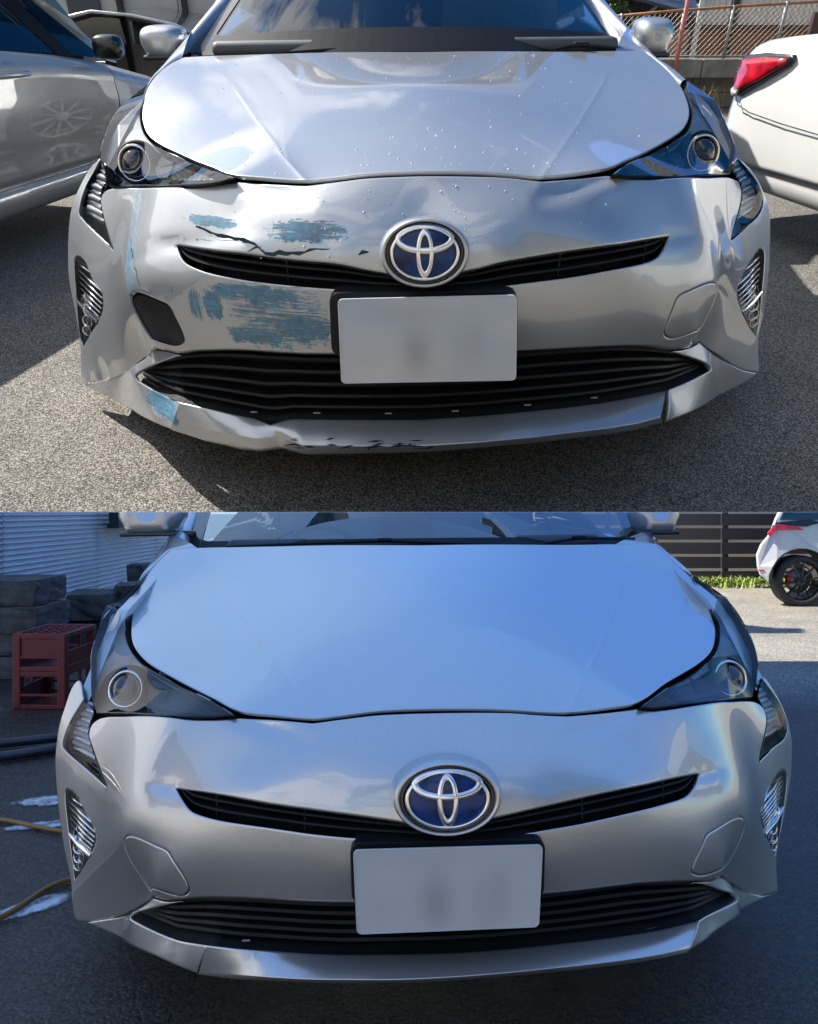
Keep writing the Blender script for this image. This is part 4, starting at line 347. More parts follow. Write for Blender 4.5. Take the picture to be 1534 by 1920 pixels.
# ---------------------------------------------------------------- the hybrid hatchback, seen from the front
def ellip(c,e1,e2,n,a,b,d=0,N=64): return [Vector(c)+e1*(a*math.cos(2*math.pi*k/N))+e2*(b*math.sin(2*math.pi*k/N))+n*d for k in range(N)]
def closed(F,name,step=.008):
    Lp=F[name+'_L']; Rp=F[name+'_R'][::-1]
    P=Lp+Rp[1:-1] if np.hypot(Lp[0][0]-Rp[-1][0],Lp[0][1]-Rp[-1][1])<1e-3 else Lp+Rp
    return spline(P,step,True)
def resamp(P,n):
    P=np.array([p[:3] for p in P]); d=np.concatenate([[0],np.cumsum(np.linalg.norm(np.diff(P,axis=0),axis=1))]); t=np.linspace(0,d[-1],n)
    return np.stack([np.interp(t,d,P[:,i]) for i in range(3)],1)
def prius(half,root,pm,wg,scuffed):
    D=TAB[half]; F=D['f']; lm={k:np.array(v) for k,v in D['lm'].items()}; st=D['st']
    PB,PH,PG,PC=[Patch(D[k]) for k in 'BHGC']
    # hood crease: a soft convex bend along each crease line
    cr={s:to_wt(spline(F['crease_'+s],.02))[:,:2] for s in 'LR'}
    wr=max(c[:,1].max() for c in cr.values()); wf=min(c[:,1].min() for c in cr.values())
    def crease(xw):
        s=xw.shape[:-1]; q=xw.reshape(-1,2); out=np.zeros(len(q))
        for k in 'LR':
            c=cr[k]; o=np.argsort(c[:,1]); xc=np.interp(q[:,1],c[o,1],c[o,0]); d=q[:,0]-xc
            fade=np.clip((wr+.02-q[:,1])/.22,0,1)**1.2
            out+=fade*-(.0036 if half=='U' else .0060)*np.exp(-np.sqrt(d*d+.000003)/.0085)
        return out.reshape(s)
    PH.extra=crease
    def creaseB(xw):
        s=xw.shape[:-1]; q=xw.reshape(-1,2); out=np.zeros(len(q))
        # raised fin that runs from the hood kink towards the badge, and the hollow under the lamp tip
        for sgn in(-1,1):
            k=to_wt(lm['kink']*[sgn,1,1])[:2]; e=to_wt(lm['cr_f']*[sgn,1,1])[:2]; tp=to_wt(lm['tip']*[sgn,1,1])[:2]
            d=e-k; L=np.linalg.norm(d); u=d/L; n=np.array([-u[1],u[0]]); rel=q-k; al=rel@u; ac=np.abs(rel@n)
            f=np.clip(1-np.maximum(al,0)/(L*1.15),0,1)*(al>-.03); out-=f*.003*np.exp(-np.sqrt(ac**2+.000006)/.012)
            # hollow: triangle kink-tip-e
            d2=e-tp; L2=np.linalg.norm(d2); u2=d2/L2; n2=np.array([-u2[1],u2[0]]); rel=q-tp; al=rel@u2; ac=(rel@n2)
            f=np.clip(1-al/L2,0,1)**.7*np.clip((al+.05)/.05,0,1); out+=f*.011*np.exp(-(ac/.017)**2)
            # scoop that leads into the outer end of the upper grille slot
            g=to_wt(lm['ug0']*[sgn,1,1])[:2]; rel=q-g; rx=rel[:,0]*sgn; ry=rel[:,1]-rx*.25
            out+=.003*np.exp(-((rx-.02)/.05)**2-(ry/.014)**2)
        return out.reshape(s)
    PB.extra=creaseB
    def shift(P,dy=0,dz=0): P=np.array(P,float)[:,:3].copy(); P[:,1]+=dy; P[:,2]+=dz; return P
    ug=closed(F,'ugrille'); 
    lt=[q for q in F['lipA_L']]
    A=resamp(F['lipA_L'],90); 
    # lower grille opening, top edge on the bumper / bottom edge on the lip
    lgL=spline(F['lgtop_L'],.01); lgR=spline(F['lgtop_R'],.01); lgtop=np.vstack([lgL,lgR[::-1][1:]])
    cL=F['corner_L']; cR=F['corner_R']
    botL=spline([cL[11],cL[10],cL[9]],.01); botR=spline([cR[11],cR[10],cR[9]],.01)
    lgbot=np.vstack([botL,A[1:-1],botR[::-1]])
    # --- front bumper skin
    holes=[ug]+[spline(F['fog_'+s],.006,True) for s in 'LR']+[spline(F['cover_'+s],.007,True) for s in 'LR']
    dent=None
    if scuffed:
        def dent(xw):
            o=np.zeros(len(xw))
            for (p,amp,rx,ry) in (((-.86,.085,.0),0,1,1),):
                pass
            c=to_wt(np.array([-.86,.5,.16]))[:2]; d=xw-c; o+=.012*np.exp(-(d[:,0]/.03)**2-(d[:,1]/.06)**2)+.006*np.sin(d[:,0]*90)*np.exp(-(d[:,0]/.06)**2-(d[:,1]/.03)**2)
            c=to_wt(np.array([-.45,.1,.62]))[:2]; d=xw-c; o+=.004*np.exp(-(d[:,0]/.2)**2-(d[:,1]/.02)**2)
            return o
    panel('front_bumper',PB,closed(F,'bump'),pm,root,holes,sp=.0115,rim=.018,tfn=dent)
    xp=[]
    for k in 'LR':
        c=cr[k]; 
        for o_ in (-.02,-.013,-.008,-.0045,-.002,0,.002,.0045,.008,.013,.02): xp+=[(x_+o_,w_) for x_,w_ in to_wt(spline(F['crease_'+k],.009))[:,:2]]
    panel('hood',PH,closed(F,'hood'),pm,root,sp=.0115,rim=.018,xp=np.array(xp))
    for s in 'LR':
        cc=panel('bumper_corner',PC,spline(F['corner_'+s],.01,True),pm,root,sp=.014,rim=.016,rnd=.0022 if scuffed else .0003)
        if scuffed and s=='R': pass
    # --- lip strip in the middle
    B=resamp(F['lipB_L'],90); Cc=resamp(F['lipC_L'],90)
    if scuffed:
        raw=[np.array(F[k]) for k in('lipA_L','lipB_L','lipC_L')]
        A2,B2,C2=[],[],[]
        for i in range(len(raw[0])-1):
            n=8
            for k in range(n):
                for o_,r_ in((A2,raw[0]),(B2,raw[1]),(C2,raw[2])): o_.append(r_[i,:3]*(1-k/n)+r_[i+1,:3]*k/n)
        A,B,Cc=[np.array(q) for q in(A2,B2,C2)]
        for q,amp in((A,.0),(B,.03),(Cc,.02)):
            xs=q[:,0]; x0=F['lipB_L'][3][0]; q[:,1]+=amp*np.clip(1-np.abs(xs-x0)/.05,0,1)
        xs=A[:,0]; x0=F['lipA_L'][3][0]; A[:,1]+=-.014*np.clip(1-np.abs(xs-x0)/.035,0,1)
    else:
        A,B,Cc=[spline(F[k],.012) for k in('lipA_L','lipB_L','lipC_L')]; n=min(map(len,(A,B,Cc))); A,B,Cc=[resamp(q,n) for q in(A,B,Cc)]
    rows=[shift(A,.03,-.02),shift(A,.004,-.002),A]
    for t in(.08,.3,.5,.7,.9,.97): 
        q=A*(1-t)+B*t; bul=math.sin(t*math.pi)*.003; rows.append(shift(q,-bul,bul))
    rows+=[shift(B,0,0)]
    for t in(.1,.4,.8,1.): rows.append(shift(B*(1-t)+Cc*t,-.001*math.sin(t*3.1),0))
    rows.append(shift(Cc,.03,.004)); rows.append(shift(Cc,.06,.02))
    lip=MB().loft([list(map(tuple,r_)) for r_ in rows]); lip.obj('front_lip',pm,root,smooth=True)
    # --- lower grille: slats follow the opening
    N=120
    xa=max(lgtop[:,0].min(),lgbot[:,0].min())+.004; xb=min(lgtop[:,0].max(),lgbot[:,0].max())-.004; X=np.linspace(xa,xb,N)
    def at(P,x): o=np.argsort(P[:,0]); return np.stack([x,np.interp(x,P[o,0],P[o,1]),np.interp(x,P[o,0],P[o,2])],1)
    T_,B_=at(lgtop,X),at(lgbot,X)
    for f in (.13,.33,.53,.73,.92):
        q=T_*(1-f)+B_*f; q[:,1]+=.022+.012*f
        MB().loft([list(map(tuple,shift(q,a,b))) for a,b in((.035,.004),(0,.0045),(-.003,0),(.0,-.003),(.035,-.005))]).obj('slat',mblack,root,smooth=False)
    for fx in (-.36,-.22,-.07,.07,.22,.36)[::1 if scuffed else 6]:
        i=int(np.argmin(abs(X-fx))); c=B_[i]+[0,-.001,.004]; MB().box(c+np.array([0,.012,.006]),(.014,.003,.002)).obj('clip',satin,root)
    MB().loft([list(map(tuple,shift(T_,.010,.008))),list(map(tuple,shift(T_,.085,.01))),list(map(tuple,shift(B_,.085,-.01))),list(map(tuple,shift(B_,.010,-.006)))]).obj('grille_backing',void,root)
    # --- upper grille slot
    iL=[i for i,p in enumerate(F['ugrille_L']) if p[3]][0]; iR=[i for i,p in enumerate(F['ugrille_R']) if p[3]][0]; ut=np.vstack([spline(F['ugrille_L'][:iL+1][::-1],.01),spline(F['ugrille_R'][:iR+1],.01)[1:]]); ub=np.vstack([spline(F['ugrille_L'][iL:],.01),spline(F['ugrille_R'][iR:][::-1],.01)[1:]])
    xa,xb=ut[:,0].min()+.003,ut[:,0].max()-.003; X=np.linspace(xa,xb,N); T_,B_=at(ut,X),at(ub,X)
    for f in(.42,.78):
        q=T_*(1-f)+B_*f; MB().loft([list(map(tuple,shift(q,a,b))) for a,b in((.05,.003),(.016,.003),(.014,0),(.017,-.002),(.05,-.004))]).obj('slat',mblack,root)
    MB().loft([list(map(tuple,shift(T_,.012,.012))),list(map(tuple,shift(T_,.07,.03))),list(map(tuple,shift(B_,.07,-.03))),list(map(tuple,shift(B_,.012,-.012)))]).obj('grille_backing',void,root)
    for fx in(-.42,-.25,.25,.42): 
        i=int(np.argmin(abs(X-fx))); MB().box((T_[i]+B_[i])/2+[0,.045,0],(.003,.05,.06)).obj('grille_rib',mblack,root)
    # --- bumper side covers for the towing eye
    for s in 'LR':
        ol=spline(F['cover_'+s],.006,True); c=ol.mean(0)
        if scuffed and s=='L':
            W2=(ol-c)*1.06+c; panel('towing_eye_recess',PB,W2,void,root,sp=.02,rim=0,rnd=0,off=.035)
            q=(ol-c)*.93+c; panel('dark_insert',PB,q,mblack,root,sp=.02,rim=.004,rnd=.001,off=.018)
            continue
        panel('cover_gap',PB,(ol-c)*1.02+c,void,root,sp=.02,rim=0,rnd=0,off=.0045); panel('towing_eye_cover',PB,(ol-c)*.972+c,pm,root,sp=.014,rim=.008,rnd=.0006)
    # --- head lamps
    for s,sg in(('L',-1),('R',1)):
        ol=spline(F['lens_'+s],.008,True)
        hl=thing_part('headlight',root)
        panel('lamp_housing',PG,ol,mblack,hl,sp=.02,rim=0,rnd=0,off=.095)
        W=to_wt(ol); a0=from_wt(W+[0,0,.001]); a1=from_wt(W+[0,0,.097]); a0=list(map(tuple,a0)); a1=list(map(tuple,a1))
        MB().loft([a0+[a0[0]],a1+[a1[0]]]).obj('lamp_rim',mblack,hl,smooth=True)
        lite=spline(F['lite_'+s],.008,True); panel('clear_reflector',PG,lite,satin,hl,sp=.016,rim=.01,rnd=.001,off=.055)
        te=spline(F['teeth_'+s],.008,True); panel('lamp_texture_strip',PG,te,teeth,hl,sp=.012,rim=.006,rnd=.001,off=.040)
        fp=[np.array(p[:3]) for p in F['fin_'+s]]; MB().add([tuple(p) for p in fp]+[tuple(p+[0,.02,0]) for p in fp],[(0,1,2),(0,1,4,3),(1,2,5,4),(2,0,3,5)]).obj('lamp_fin',mblack,hl)
        pr=np.array(F['proj_'+s][0][:3]); rr=.035 if half=='U' else .0375
        # projector
        ax=Vector((sg*.12,-1,.22)).normalized(); camc=np.array([-D['pose'][2],-D['pose'][3],D['pose'][4]]); vd=(pr-camc)/np.linalg.norm(pr-camc); c=Vector(pr+vd*.046)
        pj=MB().lathe(c,ax,[(rr*1.22,-.03),(rr*1.22,-.004),(rr*1.14,.004),(rr*1.02,.001),(rr*.98,-.02)],40).obj('projector_ring',chrome,hl,smooth=True)
        MB().lathe(c,ax,[(rr*1.0,-.018),(rr*.97,-.006),(rr*.8,.006),(rr*.5,.015),(rr*.2,.019),(.0005,.0195)],40).obj('projector_lens',plain('projector_lens_glass',(.012,.014,.018),.03,0,coat=1,var=.1),hl,smooth=True)
        MB().lathe(c,ax,[(rr*1.45,-.035),(rr*1.45,-.015),(rr*1.3,-.008),(rr*1.2,-.02)],40).obj('projector_shroud',mblack,hl,smooth=True)
        panel('headlight_lens',PG,ol,lensg,hl,sp=.014,rim=.006,rnd=.0018)
        # reflector facets in the clear upper part
        for k in range(5):
            t=k/5; p0=np.array(F['lens_'+s][8][:3]); p1=np.array(F['lens_'+s][12+min(k,4)][:3])
        sl=spline(F['side_'+s],.007,True)
        sd_=thing_part('side_lamp',root)
        panel('lamp_housing',PB,sl,mblack,sd_,sp=.02,rim=0,rnd=0,off=.04)
        W=to_wt(sl); MB().loft([list(map(tuple,from_wt(W+[0,0,.0]))),list(map(tuple,from_wt(W+[0,0,.042])))],closed=True).obj('lamp_rim',mblack,sd_,smooth=True)
        top_=sl[0]; bot_=np.array(F['side_'+s][5][:3]); 
        z1,z0_=sl[:,2].max(),sl[:,2].min()
        for k in range(10):
            z=z1-(z1-z0_)*(.12+k*.078); X_=[]
            for p,q in zip(sl,np.roll(sl,-1,0)):
                if (p[2]-z)*(q[2]-z)<0: X_.append(p+(q-p)*(z-p[2])/(q[2]-p[2]))
            X_.sort(key=lambda p:p[0]); p,q=X_[0],X_[-1]; p,q=p*.8+q*.2,p*.2+q*.8
            MB().loft([[tuple(p+[0,.022+e,d]),tuple((p+q)/2+[0,.016+e,d+.004]),tuple(q+[0,.022+e,d])] for e,d in((.012,.006),(0,.004),(-.002,0),(.0,-.004),(.012,-.006))]).obj('reflector_rib',chrome if k%2 else satin,sd_,smooth=True)
        panel('side_lamp_lens',PB,sl,lensg,sd_,sp=.014,rim=.004,rnd=.0012,off=.001)
        # fog / daytime lamp in the corner
        fg=thing_part('fog_lamp',root); fo=spline(F['fog_'+s],.006,True); ctr=fo.mean(0)
        panel('lamp_housing',PB,(fo-ctr)*1.02+ctr,mblack,fg,sp=.015,rim=0,rnd=0,off=.028)
        W=to_wt(fo); MB().loft([list(map(tuple,from_wt(W+[0,0,.002]))),list(map(tuple,from_wt(W+[0,0,.03])))],closed=True).obj('lamp_rim',satin,fg,smooth=True)
        zt,zb=fo[:,2].max(),fo[:,2].min(); zd=zt-(zt-zb)*.53
        def span(z):
            P=fo; Q=np.roll(fo,-1,0); X_=[]
            for p,q in zip(P,Q):
                if (p[2]-z)*(q[2]-z)<0: X_.append(p+(q-p)*(z-p[2])/(q[2]-p[2]))
            X_.sort(key=lambda p:p[0]); return X_[0],X_[-1]
        for k in range(7):
            z=zt-(zt-zb)*(.10+.062*k); a,b=span(z); 
            MB().tube([a*.93+b*.07+[0.0,.012,0],(a+b)/2+[0,.006,.001],b*.93+a*.07+[0,.012,0]],.003,6).obj('reflector_rib',chrome,fg,smooth=True)
        a,b=span(zt-(zt-zb)*.44); MB().lathe((a+b)/2+np.array([0,.022,0]),(0,-1,.1),[(.024,0),(.02,-.004),(.012,-.012),(.006,-.006),(.0005,-.004)],20).obj('bulb_reflector',chrome,fg,smooth=True)
        a,b=span(zd); MB().loft([list(map(tuple,[a+[-.0,dy,dz],(a+b)/2+[0,dy-.006,dz],b+[.0,dy,dz]])) for dy,dz in((.025,.004),(-.001,.004),(-.003,0),(-.001,-.004),(.025,-.005))]).obj('divider_bar',chrome,fg,smooth=True)
        for k in range(3):
            c=np.array(F['cells_'+s][k][:3]); w=(.0155,.0145,.0125)[k]
            MB().lathe(c,(sg*.35,-1,.1),[(w*1.1,-.014),(w*1.1,.0),(w*1.02,.0025),(w*.93,-.001),(w*.85,-.01)],24).obj('lamp_ring',chrome,fg,smooth=True)
            MB().lathe(c+np.array([0,.006,0]),(sg*.35,-1,.1),[(w*.95,-.004),(w*.6,-.001),(.0005,.001)],20).obj('lamp_cell',gblack,fg,smooth=True)
        panel('fog_lamp_lens',PB,fo,lensg,fg,sp=.015,rim=.003,rnd=.001,off=.0015)
    # --- plate and its holder
    pL,pR=F['plate_L'],F['plate_R']; tl,bl=[np.array(p[:3]) for p in pL]; tr,br=[np.array(p[:3]) for p in pR]
    c=(tl+bl+tr+br)/4; ex=((tr-tl)+(br-bl))/2; ez=((tl-bl)+(tr-br))/2; w=np.linalg.norm(ex); h=np.linalg.norm(ez)
    hL,hR=F['holder_L'],F['holder_R']; q=[np.array(p[:3]) for p in (hL[0],hR[0],hR[1],hL[1])]
    pn=thing_part('number_plate',root); pn.location=c; 
    def rr_poly(tl,tr,br,bl,r):
        P=[]; cs=[tl,tr,br,bl]
        for i,p in enumerate(cs):
            a=cs[i-1]-p; b=cs[(i+1)%4]-p; a/=np.linalg.norm(a); b/=np.linalg.norm(b); 
            for k in range(6):
                t=k/5*math.pi/2; P.append(p+a*r*(1-math.sin(t))+b*r*(1-math.cos(t)))
        return P
    def slab(P,d0,d1,name,mat,par,off=None,inner=None):
        off=np.zeros(3) if off is None else off
        P=[p-off for p in P]; n=len(P); cc_=sum(P)/n; Pi=[p+(cc_-p)/np.linalg.norm(cc_-p)*.0022 for p in P]
        f=[tuple(p+[0,d,0]) for p,d in [(p,d1) for p in P]+[(p,d0+.001) for p in P]+[(p,d0) for p in Pi]]
        return MB().add(f,[(i,(i+1)%n,(i+1)%n+n,i+n) for i in range(n)]+[(i+n,(i+1)%n+n,(i+1)%n+2*n,i+2*n) for i in range(n)]+[tuple(range(2*n,3*n))]).obj(name,mat,par)
    P_=rr_poly(tl,tr,br,bl,.009)
    slab(P_,-.0,.003,'plate_sheet',plateU if half=='U' else plateL,pn,off=c)
    n=len(P_); rimv=[p-c for p in P_]; cc_=np.zeros(3)
    MB().loft([[tuple(p+[0,-.0008,0]) for p in rimv],[tuple(p*(1-.006)+[0,-.0016,0]) for p in rimv],[tuple(p*(1-.012)+[0,-.0004,0]) for p in rimv]],closed=True).obj('plate_rim',plate_edge,pn,smooth=True)
    H_=rr_poly(q[0],q[1],q[2],q[3],.018); slab(H_,0,.04,'plate_holder',mblack,root)
    # --- badge
    e=[np.array(p[:3]) for p in F['emblem_L']]; ro=np.array(F['emblem_R'][0][:3])
    a=(ro[0]-e[2][0])/2; bq=(e[0][2]-e[1][2])/2; c=Vector(((ro[0]+e[2][0])/2,e[0][1],(e[0][2]+e[1][2])/2))
    tl_=R(14 if half=='U' else 6); e1=Vector((1,0,0)); e2=Vector((0,math.sin(tl_),math.cos(tl_))); nn=Vector((0,-math.cos(tl_),math.sin(tl_))); b=bq/(1.05 if half=='U' else 1.0)
    def ring(name,prof,mat,par,dc=(0,0),aa=a,bb=b,N=72,sm=True):
        cc=c+e1*dc[0]+e2*dc[1]; mb=MB().loft([[tuple(v) for v in ellip(cc,e1,e2,nn,aa*r,bb*r,d,N)] for r,d in prof],closed=True); return mb.obj(name,mat,par,smooth=sm)
    ring('badge_surround',[(1.06,-.05),(1.03,-.02),(1.0,-.006),(.97,.001),(.93,.003),(.89,.0),(.875,-.006)],pm,root)
    em=thing_part('emblem',root)
    ring('badge_gasket',[(.885,-.012),(.885,-.003),(.82,-.001),(.80,-.006),(.6,-.012)],gblack,em)
    ia,ib=a*.785,b*.79
    ring('badge_base',[(1.0,-.004),(.98,.001),(.8,.0035),(.5,.006),(.2,.0072),(.002,.0074)],badge,em,aa=ia,bb=ib)
    def ering(o,i_,name):   # raised elliptical band, outer (cx,cy,a,b) inner (...)
        N=96
        def dome(x,y): r2=(x/ia)**2+(y/ib)**2; return .0075*(1-min(1,r2))-.001*0
        rows=[]
        for t,hh in((0,-.002),(0.0,.0016),(.18,.003),(.5,.0036),(.82,.003),(1.,.0016),(1.,-.002)):
            r_=[]
            for k in range(N):
                th=2*math.pi*k/N; x0,y0=o[0]+o[2]*math.cos(th),o[1]+o[3]*math.sin(th); x1,y1=i_[0]+i_[2]*math.cos(th),i_[1]+i_[3]*math.sin(th)
                x,y=x0*(1-t)+x1*t,y0*(1-t)+y1*t; r_.append(tuple(c+e1*x+e2*y+nn*(dome(x,y)+hh+.0015)))
            rows.append(r_)
        MB().loft(rows,closed=True).obj(name,chrome,em,smooth=True)
    u=ia/222
    v_=ib/149
    ering((0,0,222*u,149*v_),(0,0,200*u,131*v_),'outer_ring')
    ering((0,0,56*u,134*v_),(0,2*v_,29*u,94*v_),'vertical_ring')
    ering((0,76*v_,188*u,78*v_),(0,84*v_,152*u,50*v_),'upper_ring')
    # --- cowl, windscreen, pillars, roof, sides
    wl,wr_=F['wind_L'],F['wind_R']; gl=[np.array(p[:3]) for p in wl]; gr=[np.array(p[:3]) for p in wr_]
    hr0=lm['hr0']; bc=np.array([0,hr0[1]+.07,hr0[2]-.004+(.012 if half=='U' else .0)])
    def quadr(p0,pc,p1,t): m=2*pc-(p0+p1)/2; return p0*(1-t)**2+m*2*t*(1-t)+p1*t*t
    upL=(gl[1]-gl[0])*2.7; upR=(gr[1]-gr[0])*2.7; upC=np.array([0,1.25*st*.8,.42 if half=='U' else .40]); NT=24
    rows=[]
    for v in np.linspace(0,1,9):
        p0,p1=gl[0]+upL*v,gr[0]+upR*v; pc=bc+upC*v+[0,0,.02*math.sin(v*3.14)]
        rows.append([tuple(quadr(p0,pc,p1,t)) for t in np.linspace(0,1,NT)])
    MB().loft(rows).obj('windshield',wg,root,smooth=True)
    # black printed band under the glass edge + side seals
    def wpt(t,v,d=0): p0,p1=gl[0]+upL*v,gr[0]+upR*v; pc=bc+upC*v+[0,0,.02*math.sin(v*3.14)]; q=quadr(p0,pc,p1,t); return (q[0],q[1]+d*.4,q[2]-d)
    fb=[]; nb=40
    for t in np.linspace(0,1,nb):
        edge=abs(t-.5)*2; r0=(.10 if half=='U' else .055)+.10*max(0,(edge-.86)/.14)**3
        fb.append([wpt(t,-.02,-.0025),wpt(t,r0*.5,-.0025),wpt(t,r0,-.0025),wpt(t,r0,.004)])
    MB().loft(fb).obj('frit_band',frit,root)
    MB().loft([[tuple(quadr(gl[4]+[0,-.004,-.012],hr0+[0,.0,-.012],gr[4]+[0,-.004,-.012],t)) for t in np.linspace(0,1,30)],[tuple(quadr(gl[0]+[0,0,-.01],bc+[0,.03,-.012],gr[0]+[0,0,-.01],t)) for t in np.linspace(0,1,30)]]).obj('cowl_panel',mblack,root)
    for g,sg in((gl,-1),(gr,1)):
        up=(g[1]-g[0])*2.7; upo=(g[2]-g[3]); L=np.linalg.norm(upo); 
        ba,ta=g[0],g[0]+up; bo=g[3]; k=(g[2]-g[3]); to=g[2]+(g[1]-g[0])*1.75+np.array([sg*.03,0,-.01])
        rows=[]
        for v in np.linspace(0,1,10):
            inn=ba*(1-v)+ta*v; out_=(bo+(g[2]-bo)*(v/.37)) if v<.37 else g[2]+(to-g[2])*((v-.37)/.63)
            mid_=(inn+out_)/2+np.array([sg*.004,-.004,.006]); rows.append([tuple(inn+[0,.0,-.01]),tuple(inn+[sg*.008,0,.004]),tuple(inn*.7+out_*.3+[0,0,.009]),tuple(mid_+[0,0,.004]),tuple(out_),tuple(out_+[sg*.004,.05,-.03])])
        MB().loft(rows).obj('pillar',pm,root,smooth=True)
        rows=[[tuple(wp) for wp in (np.array(wpt(0 if sg<0 else 1,v))+[0,0,.003],np.array(wpt(.035 if sg<0 else .965,v))+[0,0,.003],np.array(wpt(.035 if sg<0 else .965,v))+[0,0,-.012])] for v in np.linspace(0,1,10)]
        MB().loft(rows).obj('pillar_seal',gblack,root)
        # mirror
        mm=[np.array(p[:3]) for p in F['mirror_'+('L' if sg<0 else 'R')]]
        cx=(mm[0][0]+mm[1][0])/2; hw=abs(mm[0][0]-mm[1][0])/2+.012; zt,zb=mm[2][2],mm[3][2]; cz=(zt+zb)/2; hh=(zt-zb)/2+.006; yy=mm[0][1]
        mr=thing_part('wing_mirror',root)
        rows=[]
        for t in np.linspace(0,1,13):
            ang=t*math.pi/2; k=math.sin(ang)**.55; rows.append([(cx+hw*k*(abs(math.cos(a_))**.55*math.copysign(1,math.cos(a_)))*(1-.12*(math.sin(a_)<0)),yy-.075*math.cos(ang)*1.0,cz+hh*k*(abs(math.sin(a_))**.6*math.copysign(1,math.sin(a_)))-.0*math.cos(a_)*sg) for a_ in np.linspace(0,2*math.pi,33)[:-1]])
        rows.append([(p[0],p[1]+.06,p[2]) for p in rows[-1]]); rows.append([(cx+(p[0]-cx)*.9,p[1]+.002,cz+(p[2]-cz)*.9) for p in rows[-1]])
        MB().loft(rows,closed=True,cap=True).obj('mirror_shell',pm,mr,smooth=True)
        MB().box((cx,yy-.02,zb+.004),(hw*1.7,.09,.016),bev=.006).obj('mirror_base',gblack,mr)
        MB().box((cx-sg*hw*.9,yy+.03,zb-.0),(.1,.04,.03),bev=.01).obj('mirror_arm',gblack,mr)
        # fender beside the hood
        hl_=F['hood_'+('L' if sg<0 else 'R')]; inner=[np.array(p[:3]) for p in hl_[12:16]]; 
        ln=F['lens_'+('L' if sg<0 else 'R')][5 if False else 11][:3] if False else F['lens_'+('L' if sg<0 else 'R')]
        lc=[np.array(p[:3]) for p in ln if p[3]][-1]
        outer=[lc,lc*.6+g[3]*.4+np.array([sg*.004,0,.002]),g[3],g[3]*.5+g[2]*.5]
        inn=resamp([i+np.array([sg*.007,0,-.002]) for i in inner],12); ou=resamp(outer,12)
        rows=[]
        for i in range(12):
            a_,b_=inn[i],ou[i]; rows.append([tuple(a_+[0,0,-.02]),tuple(a_),tuple(a_*.75+b_*.25+[0,0,.004]),tuple(a_*.5+b_*.5+[0,0,.005]),tuple(a_*.25+b_*.75+[0,0,.004]),tuple(b_),tuple(b_+[sg*.012,.05,-.04]),tuple(b_+[sg*.022,.10,-.14])])
        MB().loft(rows).obj('fender',pm,root,smooth=True)
    # body behind the front skin: sides with wheel arches, roof, tail
    sk=[lm[k] for k in('s0','s1','s2','s3','s4','s5','s6','s7','s8','s9','s10','s11','s12')]
    zz=np.array([p[2] for p in sk])[::-1]; xx=np.array([p[0] for p in sk])[::-1]; yy_=np.array([p[1] for p in sk])[::-1]
    Lc=3.7 if half=='U' else 4.3; wy1,wy2=yy_.max()+.42,Lc-.75; wr0=.315
    top=[(float(lm[k][1])+.02,float(lm[k][2])-.014) for k in('s3','s2','s1','s0')]+([(2.2,.80),(Lc-.5,.86),(Lc,.78)] if half=='U' else [(2.0,.96),(Lc-.5,.98),(Lc,.88)])
    for sg in(-1,1):
        poly=[(np.interp(z,zz,yy_)+.006,z) for z in (.6,.5,.4,.3,.2,.14)]
        def arch(c): return [(c-wr0*1.12*math.cos(a_),.30+wr0*1.12*math.sin(a_)) for a_ in np.linspace(-.45,math.pi+.45,14)]
        poly+=[(wy1-wr0-.06,.14)]+arch(wy1)+[(wy1+wr0+.05,.16),(wy2-wr0-.05,.16)]+arch(wy2)+[(Lc-.1,.22),(Lc,.4)]+top[::-1]
        def fx(y,z,d): return (sg*(min(.955,np.interp(z,zz,xx)*1.0-.016+.04*min(1,max(0,(y-.7))))-d-(.05*max(0,(y-Lc+.6))/.6)),y,z)
        MB().prism([(a_,b_) for a_,b_ in poly],lambda y,z,d:fx(y,z,d),0,.03).obj('body_side',pm,root)
        for wy in(wy1,wy2): wheel(root,(sg*.84,wy,.30),sg,.30,.2,rimblack if False else satin)
    gx=[abs(g_[0]) for g_ in (gl[0]+upL,gr[0]+upR)]; rf=gl[0]+upL; rr_=gr[0]+upR; ztop=(bc+upC)[2]; yr=(bc+upC)[1]
    ends=[(yr,ztop,.66),(yr+.35,max(ztop+.10,1.40),.70),(yr+.8,max(ztop+.10,1.40),.68),(Lc-.7,ztop-.06,.58),(Lc,.86 if half=='U' else .95,.66)]
    MB().loft([[(w_*t,y,z-.04*t*t) for t in np.linspace(-1,1,13)] for y,z,w_ in ends]).obj('roof',pm,root,smooth=True)
    MB().loft([[(sg*(.62),yr,ztop-.04),(sg*.60,yr+.7,ztop-.01),(sg*.56,Lc-.7,ztop-.14),(sg*.66,Lc,.84)] if False else [(.62*sg,yr,ztop-.04),(.60*sg,yr+.7,ztop-.01),(.56*sg,Lc-.7,ztop-.14),(.66*sg,Lc,.86)] for sg in(1,)]+[[(.88,yr-.3,top[-3][1]),(.90,yr+.7,top[-3][1]),(.88,Lc-.7,top[-2][1]),(.80,Lc,top[-1][1])]]).obj('side_window',dkglass,root)
    MB().loft([[(-.62,yr,ztop-.04),(-.60,yr+.7,ztop-.01),(-.56,Lc-.7,ztop-.14),(-.66,Lc,.86)],[(-.88,yr-.3,top[-3][1]),(-.90,yr+.7,top[-3][1]),(-.88,Lc-.7,top[-2][1]),(-.80,Lc,top[-1][1])]]).obj('side_window',dkglass,root)
    MB().loft([[(t,Lc+.02,z) for t in(-.8,0,.8)] for z in(.2,.5,.84)]).obj('tail_panel',pm,root)
    MB().box((0,(Lc+.25)/2,.21),(1.3,Lc-.45,.04)).obj('floor_pan',void,root)
